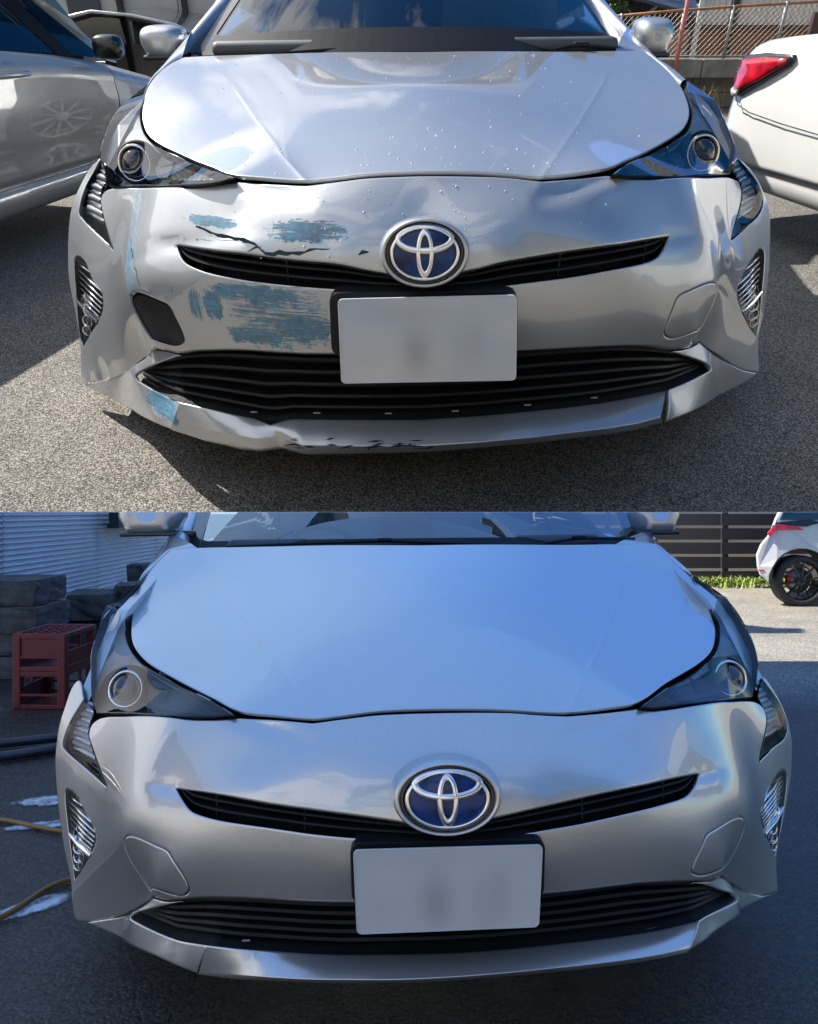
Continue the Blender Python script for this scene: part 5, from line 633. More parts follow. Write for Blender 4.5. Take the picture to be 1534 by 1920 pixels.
    # dark core right behind the front panels so the gaps read dark
    MB().loft([[(x,(.53*(abs(x)/.93)**2.8+.10)*st+.03+dy,z) for x in np.linspace(-.74,.74,25)] for z,dy in((.14 if half=='L' else .16,.05),(.40,.04),(.56,.06),(.60,.16),(.615,.6),(.63,1.0))]).obj('gap_dark_core',void,root)
    MB().box((0,.84,.205),(1.3,.76,.01)).obj('sun_leak_plate',void,root)  # added plate that stops sun leaking out under the bumper
    # interior
    y0=hr0[1]+.25; zb=hr0[2]
    MB().box((0,y0+.12,zb-.01),(1.35,.35,.05),Matrix.Rotation(R(-4),3,'X'),bev=.02).obj('dashboard',trim,root,smooth=True)
    for sx in(-.38,.38):
        sb=thing_part('front_seat',root)
        MB().box((sx,y0+.95,zb-.06),(.5,.16,.52),Matrix.Rotation(R(-12),3,'X'),bev=.06).obj('seat_back',beige,sb,smooth=True)
        MB().box((sx,y0+1.03,zb+.28),(.26,.1,.15),Matrix.Rotation(R(-10),3,'X'),bev=.045).obj('headrest',beige,sb,smooth=True)
        MB().box((sx,y0+.65,zb-.35),(.5,.5,.15),bev=.05).obj('seat_cushion',beige,sb,smooth=True)
    MB().box((0,y0+1.9,zb+.02),(1.3,.15,.4),bev=.05).obj('rear_seat',beige,root,smooth=True)
    q=Matrix.Rotation(R(-62),3,'X'); cw=Vector((-.38,y0+.5,zb-.10))
    mb=MB(); mb.tube([cw+q@Vector((.18*math.cos(t),.18*math.sin(t),0)) for t in np.linspace(0,2*math.pi,33)],.014,8); mb.obj('steering_wheel',trim,root,smooth=True)
    # wipers
    a_,b_,k_=[np.array(p[:3]) for p in F['wipe_L']]; c_,d_,e_=[np.array(p[:3]) for p in F['wipe_R']]
    for (p,q_,r_) in ((a_,b_,k_),(c_,d_,e_)):
        wp=thing_part('wiper',root)
        MB().tube([p,p*.5+q_*.5+[0,0,.002],q_+[0,0,.002],r_],[.0035,.006,.007,.005],6).obj('wiper_blade',mblack,wp)
        MB().box(tuple(q_+[.02 if half=='U' else 0,-.005,.006]),(.05,.02,.012),bev=.004).obj('wiper_arm',mblack,wp)
    return PB,PH,lm
def thing_part(name,parent):
    o=bpy.data.objects.new(name,None); COL.objects.link(o); o.parent=parent; o.empty_display_size=.05; return o
def wheel(root,c,sg,r,w,rim):
    wh=thing_part('wheel',root); wh.location=c
    MB().lathe((0,0,0),(sg,0,0),[(r*.66,-w/2),(r*.92,-w/2),(r*.985,-w*.42),(r,-w*.2),(r,w*.2),(r*.985,w*.42),(r*.92,w/2),(r*.70,w/2),(r*.66,w*.4),(r*.66,-w/2)],40).obj('tyre',rubber,wh,smooth=True)
    mb=MB()
    mb.lathe((0,0,0),(sg,0,0),[(r*.70,w*.42),(r*.64,w*.44),(r*.61,w*.3),(r*.6,-w*.2)],40)
    for k in range(10):
        a=2*math.pi*k/10; q=Matrix.Rotation(a,3,'X'); mb.box(q@Vector((sg*w*.36,0,r*.34)),(.015,r*.055,r*.6),q)
    mb.lathe((0,0,0),(sg,0,0),[(r*.14,w*.3),(r*.14,w*.44),(r*.09,w*.46),(.001,w*.46)],20)
    mb.obj('rim',rim,wh)
    return wh
# ---------------------------------------------------------------- the two yards
def T(x,y,z=0,a=0): return Matrix.Translation((x,y,z))@Matrix.Rotation(a,4,'Z')
cP,sP=math.cos(PU),math.sin(PU); Y0=HU/math.tan(PU)
asphU=asphalt('old_asphalt',(.028,.027,.026),(.13,.124,.115),(.31,.29,.265),scale=330,bump=.6,rough=.9,spec=.2)
def wet_sunlit_fn(a,c,h):
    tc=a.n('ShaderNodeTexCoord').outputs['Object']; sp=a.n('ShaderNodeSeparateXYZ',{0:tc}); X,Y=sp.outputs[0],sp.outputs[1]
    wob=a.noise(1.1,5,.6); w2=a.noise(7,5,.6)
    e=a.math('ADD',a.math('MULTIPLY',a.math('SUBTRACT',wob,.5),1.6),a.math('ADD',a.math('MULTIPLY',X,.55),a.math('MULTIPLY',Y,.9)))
    dry_sunlit=a.math('MULTIPLY',a.math('SUBTRACT',e,4.75),1.6,clamp=True)  # sunlight put into the colour: lighter ground beyond the shade edge, not only drier
    dry_sunlit=a.math('MULTIPLY',dry_sunlit,a.math('MULTIPLY',a.math('ADD',X,-.2),1.5,clamp=True))
    dry_sunlit=a.math('MAXIMUM',dry_sunlit,a.math('MULTIPLY',a.math('SUBTRACT',.1,Y),1.2,clamp=True)); wetc=a.mix(.78,c,(.05,.055,.065),'MULTIPLY'); a.base(a.mix(dry_sunlit,wetc,a.mix(1.,c,(1.7,1.58,1.38),'MULTIPLY')))  # ground behind the camera lightened too, to bounce light onto the bumper
    a.rough(a.math('ADD',a.math('MULTIPLY',dry_sunlit,.5),a.math('ADD',.13,a.math('MULTIPLY',w2,.22))))
asphL=asphalt('washed_asphalt',(.05,.05,.05),(.13,.13,.125),(.24,.235,.22),scale=150,bump=1.0,rough=.5,wet=wet_sunlit_fn,spec=.5)
# upper yard: an asphalt ramp that climbs behind the lower yard; its front edge ends in a thin sloped lip
FAR=9.2
def wv(y,z=0): return (MU@Vector((0,y,z)))
def ux(y,extra): return .56*(MU@Vector((0,y,0))).y*1.06+extra
outl=[(-ux(Y0,1.5),Y0),(ux(Y0,1.2),Y0),(ux(3,1.2),3),(ux(6,1.1),6.),(ux(FAR,1.1),FAR),(1.5,FAR),(1.42,5.5),(-1.5,5.5),(-1.6,FAR),(-ux(FAR,2.2),FAR),(-ux(6,2.),6),(-ux(3,1.7),3)]
th=.09; bvs=[(x,y,0) for x,y in outl]; dy=th/math.tan(PU)*1.0
low=[(x,(y+th/math.tan(PU)+.002) if abs(y-Y0)<1e-6 else y,-th) for x,y in outl]
n=len(outl); mb=MB().add(bvs+low,[tuple(range(n)),tuple(range(n,2*n))[::-1]]+[(i,(i+1)%n,(i+1)%n+n,i+n) for i in range(n)])
g=mb.obj('ground',asphU,mw=MU); g['kind']='structure'
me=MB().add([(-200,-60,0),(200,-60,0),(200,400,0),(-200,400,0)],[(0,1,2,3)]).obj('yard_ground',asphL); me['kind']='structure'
# added glowing sky sheets below the ramp and over the nose, which block sun
zt=HL-.00015; YC=.6
a0=wv(Y0,0); pts=[(-2.6,YC,zt),(2.2,YC,zt),(2.2,a0.y+.005,zt),(-2.6,a0.y+.005,zt)]
cb=MB().add([(-2.6,YC,HL-.0001),(2.2,YC,HL-.0001),(2.2,a0.y,HL-.0001),(-2.6,a0.y,HL-.0001)],[(0,1,2,3)]).obj('sky_sheet_cover',asphU); cb['kind']='structure'  # added dull board, keeps the sheet's glow off the upper car
e1_=MU@Vector((0,5.53,-.12)); e2_=MU@Vector((0,5.53,-.002)); s1_=a0+Vector((0,.2,0))
sk=MB().add(pts+[(-3.2,s1_.y,zt),(2.6,s1_.y,zt),(4.2,e1_.y,e1_.z),(-3.6,e1_.y,e1_.z)],[(0,1,2,3),(3,2,5,4),(4,5,6,7)]).add([(-1.49,e1_.y,e1_.z),(1.41,e1_.y,e1_.z),(1.41,e2_.y,e2_.z),(-1.49,e2_.y,e2_.z)],[(0,1,2,3)]).add([MU@Vector(q) for q in ((-1.49,5.5,-.13),(-1.59,FAR+.1,-.13),(-ux(FAR,2.6),FAR+.1,-.13),(-ux(6,2.6),5.5,-.13),(1.41,5.5,-.13),(1.49,FAR+.1,-.13),(ux(FAR,1.4),FAR+.1,-.13),(ux(6,1.3),5.5,-.13),(-1.49,5.54,-.13),(-1.59,FAR+.02,-.13),(-1.59,FAR+.02,-.003),(-1.49,5.54,-.003),(1.41,5.54,-.13),(1.49,FAR+.02,-.13),(1.49,FAR+.02,-.003),(1.41,5.54,-.003))],[(0,1,2,3),(4,5,6,7),(8,9,10,11),(12,13,14,15)]).add([(-14,13,2.0),(14,13,2.0),(14,13.2,14.5),(-14,13.2,14.5)],[(0,1,2,3)]).obj('sky',skym); sk['kind']='structure'
# ---------------------------------------------------------------- cars
def car_root(half,label,cat):
    yaw,roll,x0,D0,h=TAB[half]['pose']; base=MU if half=='U' else ML
    return thing('hatchback_car',label,cat,base@Matrix.Translation((x0,D0,0))@Matrix.Rotation(yaw,4,'Z')@Matrix.Rotation(-roll,4,'Y'),'silver hatchbacks seen from the front')
def sc4(P,i,kind,dens,ang=0,k=1.):
    c,rx,a_,b_=[np.array(P[j][:3]) for j in(i,i+1,i+2,i+3)]
    return (c[0],c[2],abs(rx[0]-c[0])*k,max(abs(a_[2]-c[2]),abs(b_[2]-c[2]))*k,ang,kind,dens)
sf=TAB['U']['f']['scuff_L']; sC=TAB['U']['f']['scuffC_L']
scf=[sc4(sf,0,'h',.62,0,1.15),sc4(sf,4,'h',.60,0,1.2),sc4(sf,8,'h',.5),sc4(sf,12,'v',.52),sc4(sf,16,'v',.56),sc4(sf,20,'v',.63),sc4(sf,24,'h',.535,0,1.1),sc4(sf,28,'h',.60,0,1.2),sc4(sf,32,'v',.48),sc4(sf,36,'h',.59,0,1.3),sc4(sf,40,'h',.60),sc4(sC,0,'b',.62)]
silverU=paint('scuffed_silver_paint',(.43,.45,.475),scuffs=scf,dirt=.9)
rU=car_root('U','damaged silver hatchback in the upper picture, teal scrapes on its bumper and bent front lip','car')
PBu,PHu,lmU=prius('U',rU,silverU,windg,True)
rL=car_root('L','repaired silver hatchback in the lower picture with clean bumper and blue sky on its hood','car')
PBl,PHl,lmL=prius('L',rL,silverL,windg2,False)
# cracks in the damaged bumper
Fu=TAB['U']['f']
for k,wd in (('crackA_L',.0035),('crackB_L',.002),('crackC_L',.003),('crackD_L',.002)):
    P=spline(Fu[k],.012); P=P+rng.normal(0,.0012,P.shape)*[1,0,1]; n=len(P)
    ww=wd*(.25+.75*np.sin(np.linspace(.15,3.0,n)))*rng.uniform(.4,1.5,n)
    MB().loft([[tuple(p+[0,0,w]) for p,w in zip(P,ww)],[tuple(p-[0,0,w]) for p,w in zip(P,ww)]]).obj('crack',plain('crack_dark',(.012,.04,.06),.6),rU)
# torn spot on the corner flare
mb=MB(); 
for c,r_ in (((-.815,.50,.19),.010),((-.80,.49,.165),.007),((-.83,.5,.235),.005)):
    W=to_wt(np.array(c)); 
    ring_=[]
    for q in range(9):
        a_=q/9*6.283; rr_=r_*random.uniform(.5,1.4); xw=W[:2]+np.array([rr_*.6*math.cos(a_),rr_*1.6*math.sin(a_)]); ring_.append(tuple(PBu.pt(xw[None])[0]+[0,-.0015+0.010,0]))
    mb.add(ring_,[tuple(range(9))])
mb.obj('torn_plastic',void,rU)
# black gouges along the bent lip
mb=MB(); k0=[np.array(p[:3]) for p in Fu['lipB_L']]
for i in range(26):
    t=random.uniform(3.1,7.2); j=int(t); p=k0[j]*(1-t%1)+k0[j+1]*(t%1); L=random.uniform(.008,.045); h_=random.uniform(.0008,.0035); z=random.uniform(-.006,.012); y=-.004 if z<0 else -.004+z*.55
    q=p+np.array([0,y,z]); a_=random.uniform(-.1,.35)
    mb.add([q,q+[L*.5,0,h_+L*.5*a_],q+[L,0,L*a_],q+[L*.5,0,-h_+L*.5*a_]],[(0,1,2,3)])
mb.obj('scrape_mark',void,rU)
# rain drops on the damaged car
drop=plain('water_drop_glint',(.55,.58,.62),.05,0,var=.05,coat=1)  # pale opaque colour stands in for the glint on clear drops
mb=MB(); cnt=0
hw=to_wt(lmU['hoodf0'])[1]; hr=to_wt(lmU['hr0'])[1]
def dropat(patch,x,w,r):
    p=patch.pt(np.array([[x,w],[x+.004,w],[x,w+.004]])); n_=np.cross(p[1]-p[0],p[2]-p[0]); n_/=np.linalg.norm(n_); n_=n_ if n_[1]<0 or n_[2]>0 else -n_
    if n_[2]<0: n_=-n_
    mb.lathe(p[0],n_,[(r,-.0003),(r*.93,r*.25),(r*.7,r*.5),(r*.35,r*.66),(.0001,r*.7)],8)
for i in range(230):
    w=hw+.02+(hr-hw-.05)*random.random()**1.6; x=random.gauss(-.05,.26)
    lim=.30+.45*min(1,(w-hw)/.25)
    if abs(x)<lim*.95: dropat(PHu,x,w,random.choice((.0009,.0011,.0014,.0017,.0025)))
for i in range(60):
    w=hw-.02-.13*random.random(); x=random.gauss(-.1,.2)
    if abs(x)<.42: dropat(PBu,x,w,random.choice((.001,.0013,.0016,.0024)))
o=mb.obj('rain_drops',drop,rU,smooth=True); o['kind']='stuff'
# ---------------------------------------------------------------- upper yard, left: silver wagon
def gapline(pts,mat,par,r=.004): return MB().tube(pts,r,5).obj('panel_gap',void,par)
silver2=paint('wagon_silver_paint',(.48,.475,.46),metal=.25,rough=.42,dirt=.8)
wr=thing('wagon_car','silver wagon parked left of the damaged hatchback, only its side in view','car',MU@T(-1.68,3.5,0,math.atan2(.961,.277)))
ztp=lambda s:float(np.interp(s,[-3.4,-1,.03,.38,.70,1.05,1.5,2.0],[.80,.79,.767,.728,.676,.60,.52,.40]))
yin=lambda s:float(np.interp(s,[-3.4,-2.9,.7,1.1,1.5,1.8,2.0],[.15,0,0,.04,.16,.42,.7]))
ss=np.concatenate([np.linspace(-3.3,.695,26),[.699]]); s2=np.concatenate([[.707],np.linspace(.72,2.0,20)])
prof=[(0,.015),(.04,-.004),(.10,-.012),(.16,-.006),(.30,-.022),(.5,-.036),(.66,-.040),(.8,-.034),(.86,-.038),(.93,-.016),(.98,.012),(1.0,.03)]
for nm_,sv in(('body_panel',ss),('front_fender',s2)):
    MB().loft([[(s,yin(s)+y,.265+(ztp(s)-.265)*f) for f,y in prof] for s in sv]).obj(nm_,silver2,wr,smooth=True)
MB().loft([[(s,yin(s)+.03+b*.7,ztp(s)+.03*math.sin(b*3)) for b in np.linspace(0,1.0,8)] for s in np.linspace(.55,2.0,14)]).obj('hood',silver2,wr,smooth=True)
MB().loft([[(s,yin(s)+y,z) for y,z in((.02,.272),(-.012,.262),(-.02,.235),(-.018,.19),(.0,.165),(.05,.155))] for s in np.linspace(-3.2,.95,22)]).obj('side_sill',silver2,wr,smooth=True)
gapline([(.703,.02,.665),(.712,-.02,.60),(.70,-.036,.5),(.685,-.036,.43),(.665,-.02,.34),(.65,-.01,.28)],void,wr)
gapline([(-.42,.01,.765),(-.43,-.03,.62),(-.42,-.03,.45),(-.40,-.01,.28)],void,wr)
dh=thing_part('door_handle',wr)
MB().lathe((.02,-.028,.683),(0,-1,.1),[(.05,-.012),(.048,.0),(.03,-.012),(.001,-.016)],24).obj('handle_recess',satin,dh,smooth=True)
MB().tube([(-.13,-.035,.688),(-.11,-.062,.69),(.02,-.068,.686),(.085,-.062,.683),(.10,-.035,.682)],[.010,.013,.013,.012,.009],8).obj('handle_grip',silver2,dh,smooth=True)
zr=1.04
def sidequad(name,pts,mat,par,off=0): 
    f=lambda s,z:(s,.035+(z-.74)*.7+off,z); return MB().prism(pts,lambda s,z,d:(f(s,z)[0],f(s,z)[1]+d,z),0,.012).obj(name,mat,par)
sidequad('side_window',[(-2.6,.80),(-.42,.785),(-.42,zr),(-2.2,zr)],dkglass,wr)
sidequad('side_window',[(-.36,.785),(.40,.735),(.22,zr),(-.36,zr)],dkglass,wr)
sidequad('quarter_window',[(.49,.725),(.70,.69),(.46,1.0),(.40,1.0)],dkglass,wr)
sidequad('pillar',[(.40,.735),(.49,.725),(.36,zr),(.22,zr)],mblack,wr,-.004); sidequad('pillar',[(-.42,.785),(-.36,.785),(-.36,zr),(-.42,zr)],mblack,wr,-.004)
sidequad('windshield_pillar',[(.70,.69),(.78,.67),(.50,zr),(.40,zr)],silver2,wr,-.004)
MB().loft([[(s,y,zr+.05*math.sin((y-.25)/1.0*3.1)) for y in np.linspace(.25,1.25,8)] for s in(-2.4,-1,.3)]).obj('roof',silver2,wr,smooth=True)
MB().loft([[(.78,y,.67+.0),(.40,y,zr)] for y in(.05,.7,1.4)]).obj('windshield',dkglass,wr)
MB().box((-.9,.75,.55),(3.3,1.2,.5)).obj('cabin_interior',trim,wr)
MB().box((.2,.6,.85),(.14,.45,.35),bev=.05).obj('front_seat',beige,wr,smooth=True)
MB().box((.63,-.09,.745),(.10,.14,.10),Matrix.Rotation(.2,3,'Z'),bev=.035).obj('wing_mirror',gblack,wr,smooth=True)
for s in(-2.5,1.25): wheel(wr,(s,.15,.27),-1,.27,.18,satin)
# ---------------------------------------------------------------- upper yard, right: white saloon
sr=thing('saloon_car','white saloon right of the damaged hatchback, rear corner with red tail lamp','car',MU@T(1.63,3.54,0,math.atan2(.96,-.279)))
zt2=lambda s:float(np.interp(s,[-3.6,-1,-.3,-.04,.2,.40,.47,.52],[.83,.86,.845,.832,.805,.778,.765,.75]))
def yo(s): return float(np.interp(s,[-3.6,-.3,.2,.38,.46,.50,.52],[0,0,0,-.02,-.06,-.12,-.20]))
prof2=[(.0,-.05),(.03,.0),(.12,.004),(.165,.0),(.172,.018),(.2,.02),(.35,.016),(.52,.012),(.62,.004),(.74,-.006),(.86,-.018),(.93,-.03),(.97,-.055),(1.0,-.10)]
sv=list(np.linspace(-.62,.3,16))+[.36,.40,.43,.46,.48,.495,.508,.516,.52]
rows=[[(s,yo(s)+y,.2+(zt2(s)-.2)*f) for f,y in prof2] for s in sv]
for k in range(1,8): rows.append([(.52+.015*math.sin(k/7*3.1),-.2-k*.2+y*0,.2+(.75-.2)*f) for f,y in prof2])
MB().loft(rows).obj('rear_quarter',white,sr,smooth=True)
poly=[(-.24,.2)]+[(-.58-.33*math.cos(t)*-1*1,.27+.33*math.sin(t)) for t in np.linspace(.1,math.pi-.1,12)][0:0]
arc=[(-.98+.335*math.cos(t),.27+.335*math.sin(t)) for t in np.linspace(-.2,math.pi+.2,14)]
poly=[(-.241,.5)]+arc[4:]+[(-.95,.2),(-3.3,.2),(-3.6,.4),(-3.6,.8),(-1.2,.84),(-.241,.84)]
poly=[(-.6205,.20),(-.6205,.83),(-1.2,.84),(-3.6,.8),(-3.6,.35),(-3.0,.2),(-1.33,.2)]+arc[::-1][1:-1]
MB().prism(poly,lambda s,z,d:(s,.012-.03*max(0,(z-.62)/.2)-d,z),0,.03).obj('body_side',white,sr)
MB().loft([[(s,yo(s)-.10-b,zt2(s)+.018*math.sin(min(1,b)*3.1)) for b in np.linspace(0,1.3,8)] for s in[-.9]+sv[:-2]]).obj('boot_lid',white,sr,smooth=True)
MB().loft([[(-.75,-.2,.85),(-1.2,-.35,1.12)],[(-.75,-1.4,.85),(-1.2,-1.25,1.12)]]).obj('rear_window',dkglass,sr)
MB().loft([[(s,y,1.13) for y in(-.35,-1.25)] for s in(-1.2,-2.4)]).obj('roof',white,sr)
MB().loft([[(-.7,-.12,.85),(-1.2,-.35,1.12)],[(-3.0,-.12,.83),(-2.4,-.35,1.12)]]).obj('side_window',dkglass,sr)
lamp=thing_part('tail_lamp',sr)
lp=[(.452,.712),(.25,.738),(.075,.742),(.062,.73),(.082,.705),(.22,.635),(.366,.566),(.43,.566),(.49,.602),(.478,.66)]
fy=lambda s,z:yo(s)+.012+(.0 if z<.6 else -.02*(z-.6)/.15)
def lampslab(name,poly,mat,d0,d1):
    P=[]; 
    for i in range(len(poly)):
        a_=np.array(poly[i]); b_=np.array(poly[(i+1)%len(poly)]); m_=max(1,int(np.linalg.norm(b_-a_)/.03)); P+=[tuple(a_*(1-k/m_)+b_*k/m_) for k in range(m_)]
    c_=np.mean(P,0); P2=[tuple(c_+(np.array(p)-c_)*.55) for p in P]; n=len(P)
    g_=lambda p,d:(p[0],fy(*p)+d,p[1])
    Pi=[tuple(c_+(np.array(p)-c_)*.95) for p in P]
    return MB().add([g_(p,d0) for p in P]+[g_(p,d1*.6) for p in P]+[g_(p,d1) for p in Pi]+[g_(p,d1+.004) for p in P2]+[g_(tuple(c_),d1+.006)],
      [(i,(i+1)%n,(i+1)%n+n*j+n-n,i+n) for j in(1,) for i in range(0)]+[(i+n*j,(i+1)%n+n*j,(i+1)%n+n*(j+1),i+n*(j+1)) for j in range(3) for i in range(n)]+[(i+3*n,(i+1)%n+3*n,4*n) for i in range(n)]).obj(name,mat,lamp,smooth=True)
lampslab('lamp_rim',[(x*1.0+(x-.27)*.03,z+(z-.65)*.05) for x,z in lp],gblack,-.01,.008)
lampslab('lamp_glass',lp[1:9] if False else [(.445,.703),(.25,.728),(.09,.733),(.10,.706),(.22,.642),(.362,.585),(.47,.60),(.468,.66)],redlens,0,.016)
lampslab('clear_strip',[(.366,.582),(.368,.563),(.43,.560),(.482,.575),(.474,.592)],satin,0,.018)
gapline([(.36,.012,.565),(.32,.022,.535),(.22,.026,.515),(0,.028,.50),(-.24,.026,.49)],void,sr,.0025)
wheel(sr,(-.98,-.12,.27),1,.27,.18,satin); wheel(sr,(-2.9,-.12,.27),1,.27,.18,satin)
# dark hatchback further back on the left
darkp=paint('dark_blue_paint',(.012,.018,.035),metal=.3,rough=.3)
def at8(x,z,Y): return x*Y/8, HU-(HU-z)*Y/8
dr=thing('van_car','dark blue car behind the silver wagon, its roof and windows showing','car',MU@T(-2.1,6.7))
MB().loft([[(x,y,z) for x,z in((-.75,.2),(-.72,.55),(-.55,.745),(-.3,.80),(.0,.775),(.32,.715),(.5,.64),(.62,.5),(.66,.2))] for y in(0,.3,1.6,1.9)]).obj('body',darkp,dr,smooth=True)
MB().prism([(-.6,.60),(-.5,.73),(-.28,.775),(-.1,.765),(-.08,.60)],lambda u,v,d:(u,-.012+d,v),0,.01).obj('window',dkglass,dr)
MB().prism([(-.03,.60),(-.03,.755),(.2,.725),(.38,.66),(.42,.60)],lambda u,v,d:(u,-.012+d,v),0,.01).obj('window',dkglass,dr)
MB().tube([(-.6,-.02,.755),(-.3,-.02,.81),(.0,-.02,.785),(.32,-.02,.725),(.5,-.02,.65)],.012,6).obj('roof_trim',satin,dr,smooth=True)
for s in(.2,1.5):
    w_=wheel(dr,(.62,s,.2),1,.2,.14,satin)
# ---------------------------------------------------------------- upper yard: buildings, wall, fence
wallg=plain('grey_wall_board',(.5,.51,.53),.8,0,var=.12,scale=6,bump=.2); dkwood=plain('dark_timber',(.03,.028,.03),.7,0,var=.3)
bd=thing('grey_building','grey panelled building behind the dark blue car with dark posts','building',MU@T(-2.4,8.3))
for k in range(5): MB().box((-1.0+k*.5,0,.75),(.49,.06,1.5)).obj('wall_panel',wallg,bd)
for x in(-.28,.32,.86): MB().box((x,-.06,.75),(.045,.06,1.5)).obj('post',dkwood,bd)
MB().box((-.62,-.045,.6),(.3,.03,1.2)).obj('door',plain('dark_door',(.05,.06,.085),.5),bd)
MB().box((0,-.02,1.53),(2.6,.3,.06)).obj('eave',dkwood,bd)
MB().box((.42,-.08,.63),(.13,.03,.05)).obj('red_box',plain('faded_red_plastic',(.4,.05,.05),.6),bd)
conc=plain('weathered_concrete',(.17,.165,.15),.9,0,var=.35,scale=7,bump=.5); earth=plain('dry_soil',(.06,.05,.035),.95,0,var=.5,scale=12,bump=.6)
bw=thing('block_wall','low weathered concrete wall under the chain link fence','wall',MU@T(2.95,8.0))
for k in range(7): MB().box((-1.35+k*.45,0,.335+random.uniform(-.003,.003)),(.443,.16,.15),bev=.008).obj('coping_block',conc,bw)
for r_ in range(2):
    for k in range(8): MB().box((-1.45+k*.40+r_*.2,.10,.065+.13*r_),(.392,.12,.122),bev=.006).obj('block',conc,bw)
straw=plain('dry_grass',(.28,.22,.10),.9,0,var=.3); leafg=plain('weed_leaves',(.07,.12,.03),.8,0,var=.5,scale=40)
def tuft(name,label,mw,n,w,h,mat,spread=.1,cat='weeds',grp=None):
    mb=MB()
    for i in range(n):
        x,y=random.gauss(0,spread),random.gauss(0,spread*.5); a_=random.uniform(0,6.28); b_=random.uniform(.2,1.1)*h; d=Vector((math.cos(a_),math.sin(a_),0)); q=Vector((-d.y,d.x,0))*w
        p=Vector((x,y,0)); m_=p+d*b_*.35+Vector((0,0,b_*.7)); t_=p+d*b_*.9+Vector((0,0,b_*random.uniform(.5,1.)))
        mb.add([p-q*.5,p+q*.5,m_+q*.4,m_-q*.4,t_],[(0,1,2,3),(3,2,4)])
    o=mb.obj(name,mat,mw=mw); tag(o,label,cat,grp,'stuff'); return o
tuft('dry_weeds','dried weeds hanging under the concrete wall on the right',MU@T(2.6,7.86),120,.012,.28,straw,.3)
rust=plain('rusty_rail',(.33,.15,.07),.7,.2,var=.35); galv=plain('galvanised_post',(.30,.30,.28),.5,.5,var=.2); pinkp=plain('pink_painted_pole',(.45,.14,.12),.6,0,var=.2)
fn=thing('chain_link_fence','rusty chain link fence on the low concrete wall, top right of the upper picture','fence',MU@T(2.9,8.0,.41))
ft=lambda x:.335+.10*(x+1.0)*.62
MB().tube([(-1.05,0,ft(-1.0)-.01),(-.5,0,ft(-.5)),(.1,0,ft(.1)),(1.3,0,ft(1.0))],.011,8).obj('top_rail',rust,fn,smooth=True)
MB().tube([(-1.0,0,.02),(1.3,0,.02)],.008,6).obj('bottom_rail',galv,fn,smooth=True)
for x in(-.97,-.41,.03,.5,1.0): MB().tube([(x,0,0),(x,0,ft(x)+.01)],.015,8).obj('post',galv,fn,smooth=True)
mb=MB(); st_=.047
for k in range(-12,52):
    for d in(1,-1):
        x0=-1.0+k*st_; 
        a_=(x0,0.004*d,.02); L=.44; b_=(x0+d*L*.9,.004*d,.02+L)
        pts_=[a_,b_]; 
        def clipx(p,q):
            P=[];
            for t in np.linspace(0,1,23):
                x=p[0]*(1-t)+q[0]*t; z=p[2]*(1-t)+q[2]*t
                if -1.0<=x<=1.3 and z<=ft(x): P.append((x,p[1],z))
            return P
        P=clipx(a_,b_)
        if len(P)>1: mb.tube([P[0],P[-1]],.0022,3,cap=False)
mb.obj('wire_mesh',plain('rusted_wire',(.26,.2,.15),.6,.3,var=.3),fn)
pp=MB().tube([(0,0,0),(0,0,1.0)],.018,10).obj('pink_pole',pinkp,mw=MU@T(2.47,7.9,.15),smooth=True); tag(pp,'pink painted steel pole standing at the chain link fence','pole')
shed=thing('corrugated_shed','pale corrugated shed with brown lower wall behind the fence','shed',MU@T(3.5,9.0))
cor=plain('pale_corrugated_iron',(.52,.54,.56),.5,.3,var=.08); brn=plain('red_brown_wall',(.20,.10,.08),.8,0,var=.2,scale=8)
for k in range(3):
    mb=MB(); xs=np.linspace(0,.62,63); mb.loft([[(x-.55+k*.62,-.02+.012*math.sin(x/.062*6.283),z) for x in xs] for z in(.62,1.5)]); mb.obj('iron_sheet',cor,shed,smooth=True)
MB().box((.35,.02,.30),(1.8,.05,.62)).obj('lower_wall',brn,shed)
MB().box((.35,-.03,.615),(1.8,.05,.03)).obj('rail',dkwood,shed)
for x in(-.55,-.2,.8): MB().box((x,-.045,.5),(.05,.03,1.0)).obj('post',dkwood if x>-.3 else cor,shed)
s2_=thing('open_shed','dark open shed with a sloping blue-black roof behind the fence','shed',MU@T(2.5,9.3))
MB().box((.1,.5,.5),(1.2,.05,.9)).obj('back_wall',dkwood,s2_); 
MB().box((-.1,.1,.93),(1.3,.8,.03),Matrix.Rotation(R(12),3,'Y')@Matrix.Rotation(R(15),3,'X')).obj('roof',plain('blue_black_roof',(.03,.045,.07),.5,0,var=.2),s2_)
for a_,b_ in(((-.5,0,.3),(.3,0,.95)),((-.3,.1,.95),(.05,.1,.4)),((.2,0,.5),(.55,0,.8))): MB().tube([a_,b_],.016,6).obj('beam',wallg,s2_)
MB().box((.33,-.1,.42),(.26,.03,.32)).obj('plywood_sheet',plain('plywood',(.38,.31,.25),.8,0,var=.2),s2_)
lv=thing('louver_screen','dark brown louvred screen behind the white saloon boot','screen',MU@T(3.35,7.2,.15))
MB().box((.0,.02,.32),(.09,.05,.64)).obj('frame_post',plain('brown_aluminium',(.045,.025,.022),.5),lv)
for k in range(9): MB().box((.075+k*.036,0,.32),(.018,.04,.60),Matrix.Rotation(.5,3,'Z')).obj('slat',bpy.data.materials['brown_aluminium'],lv)
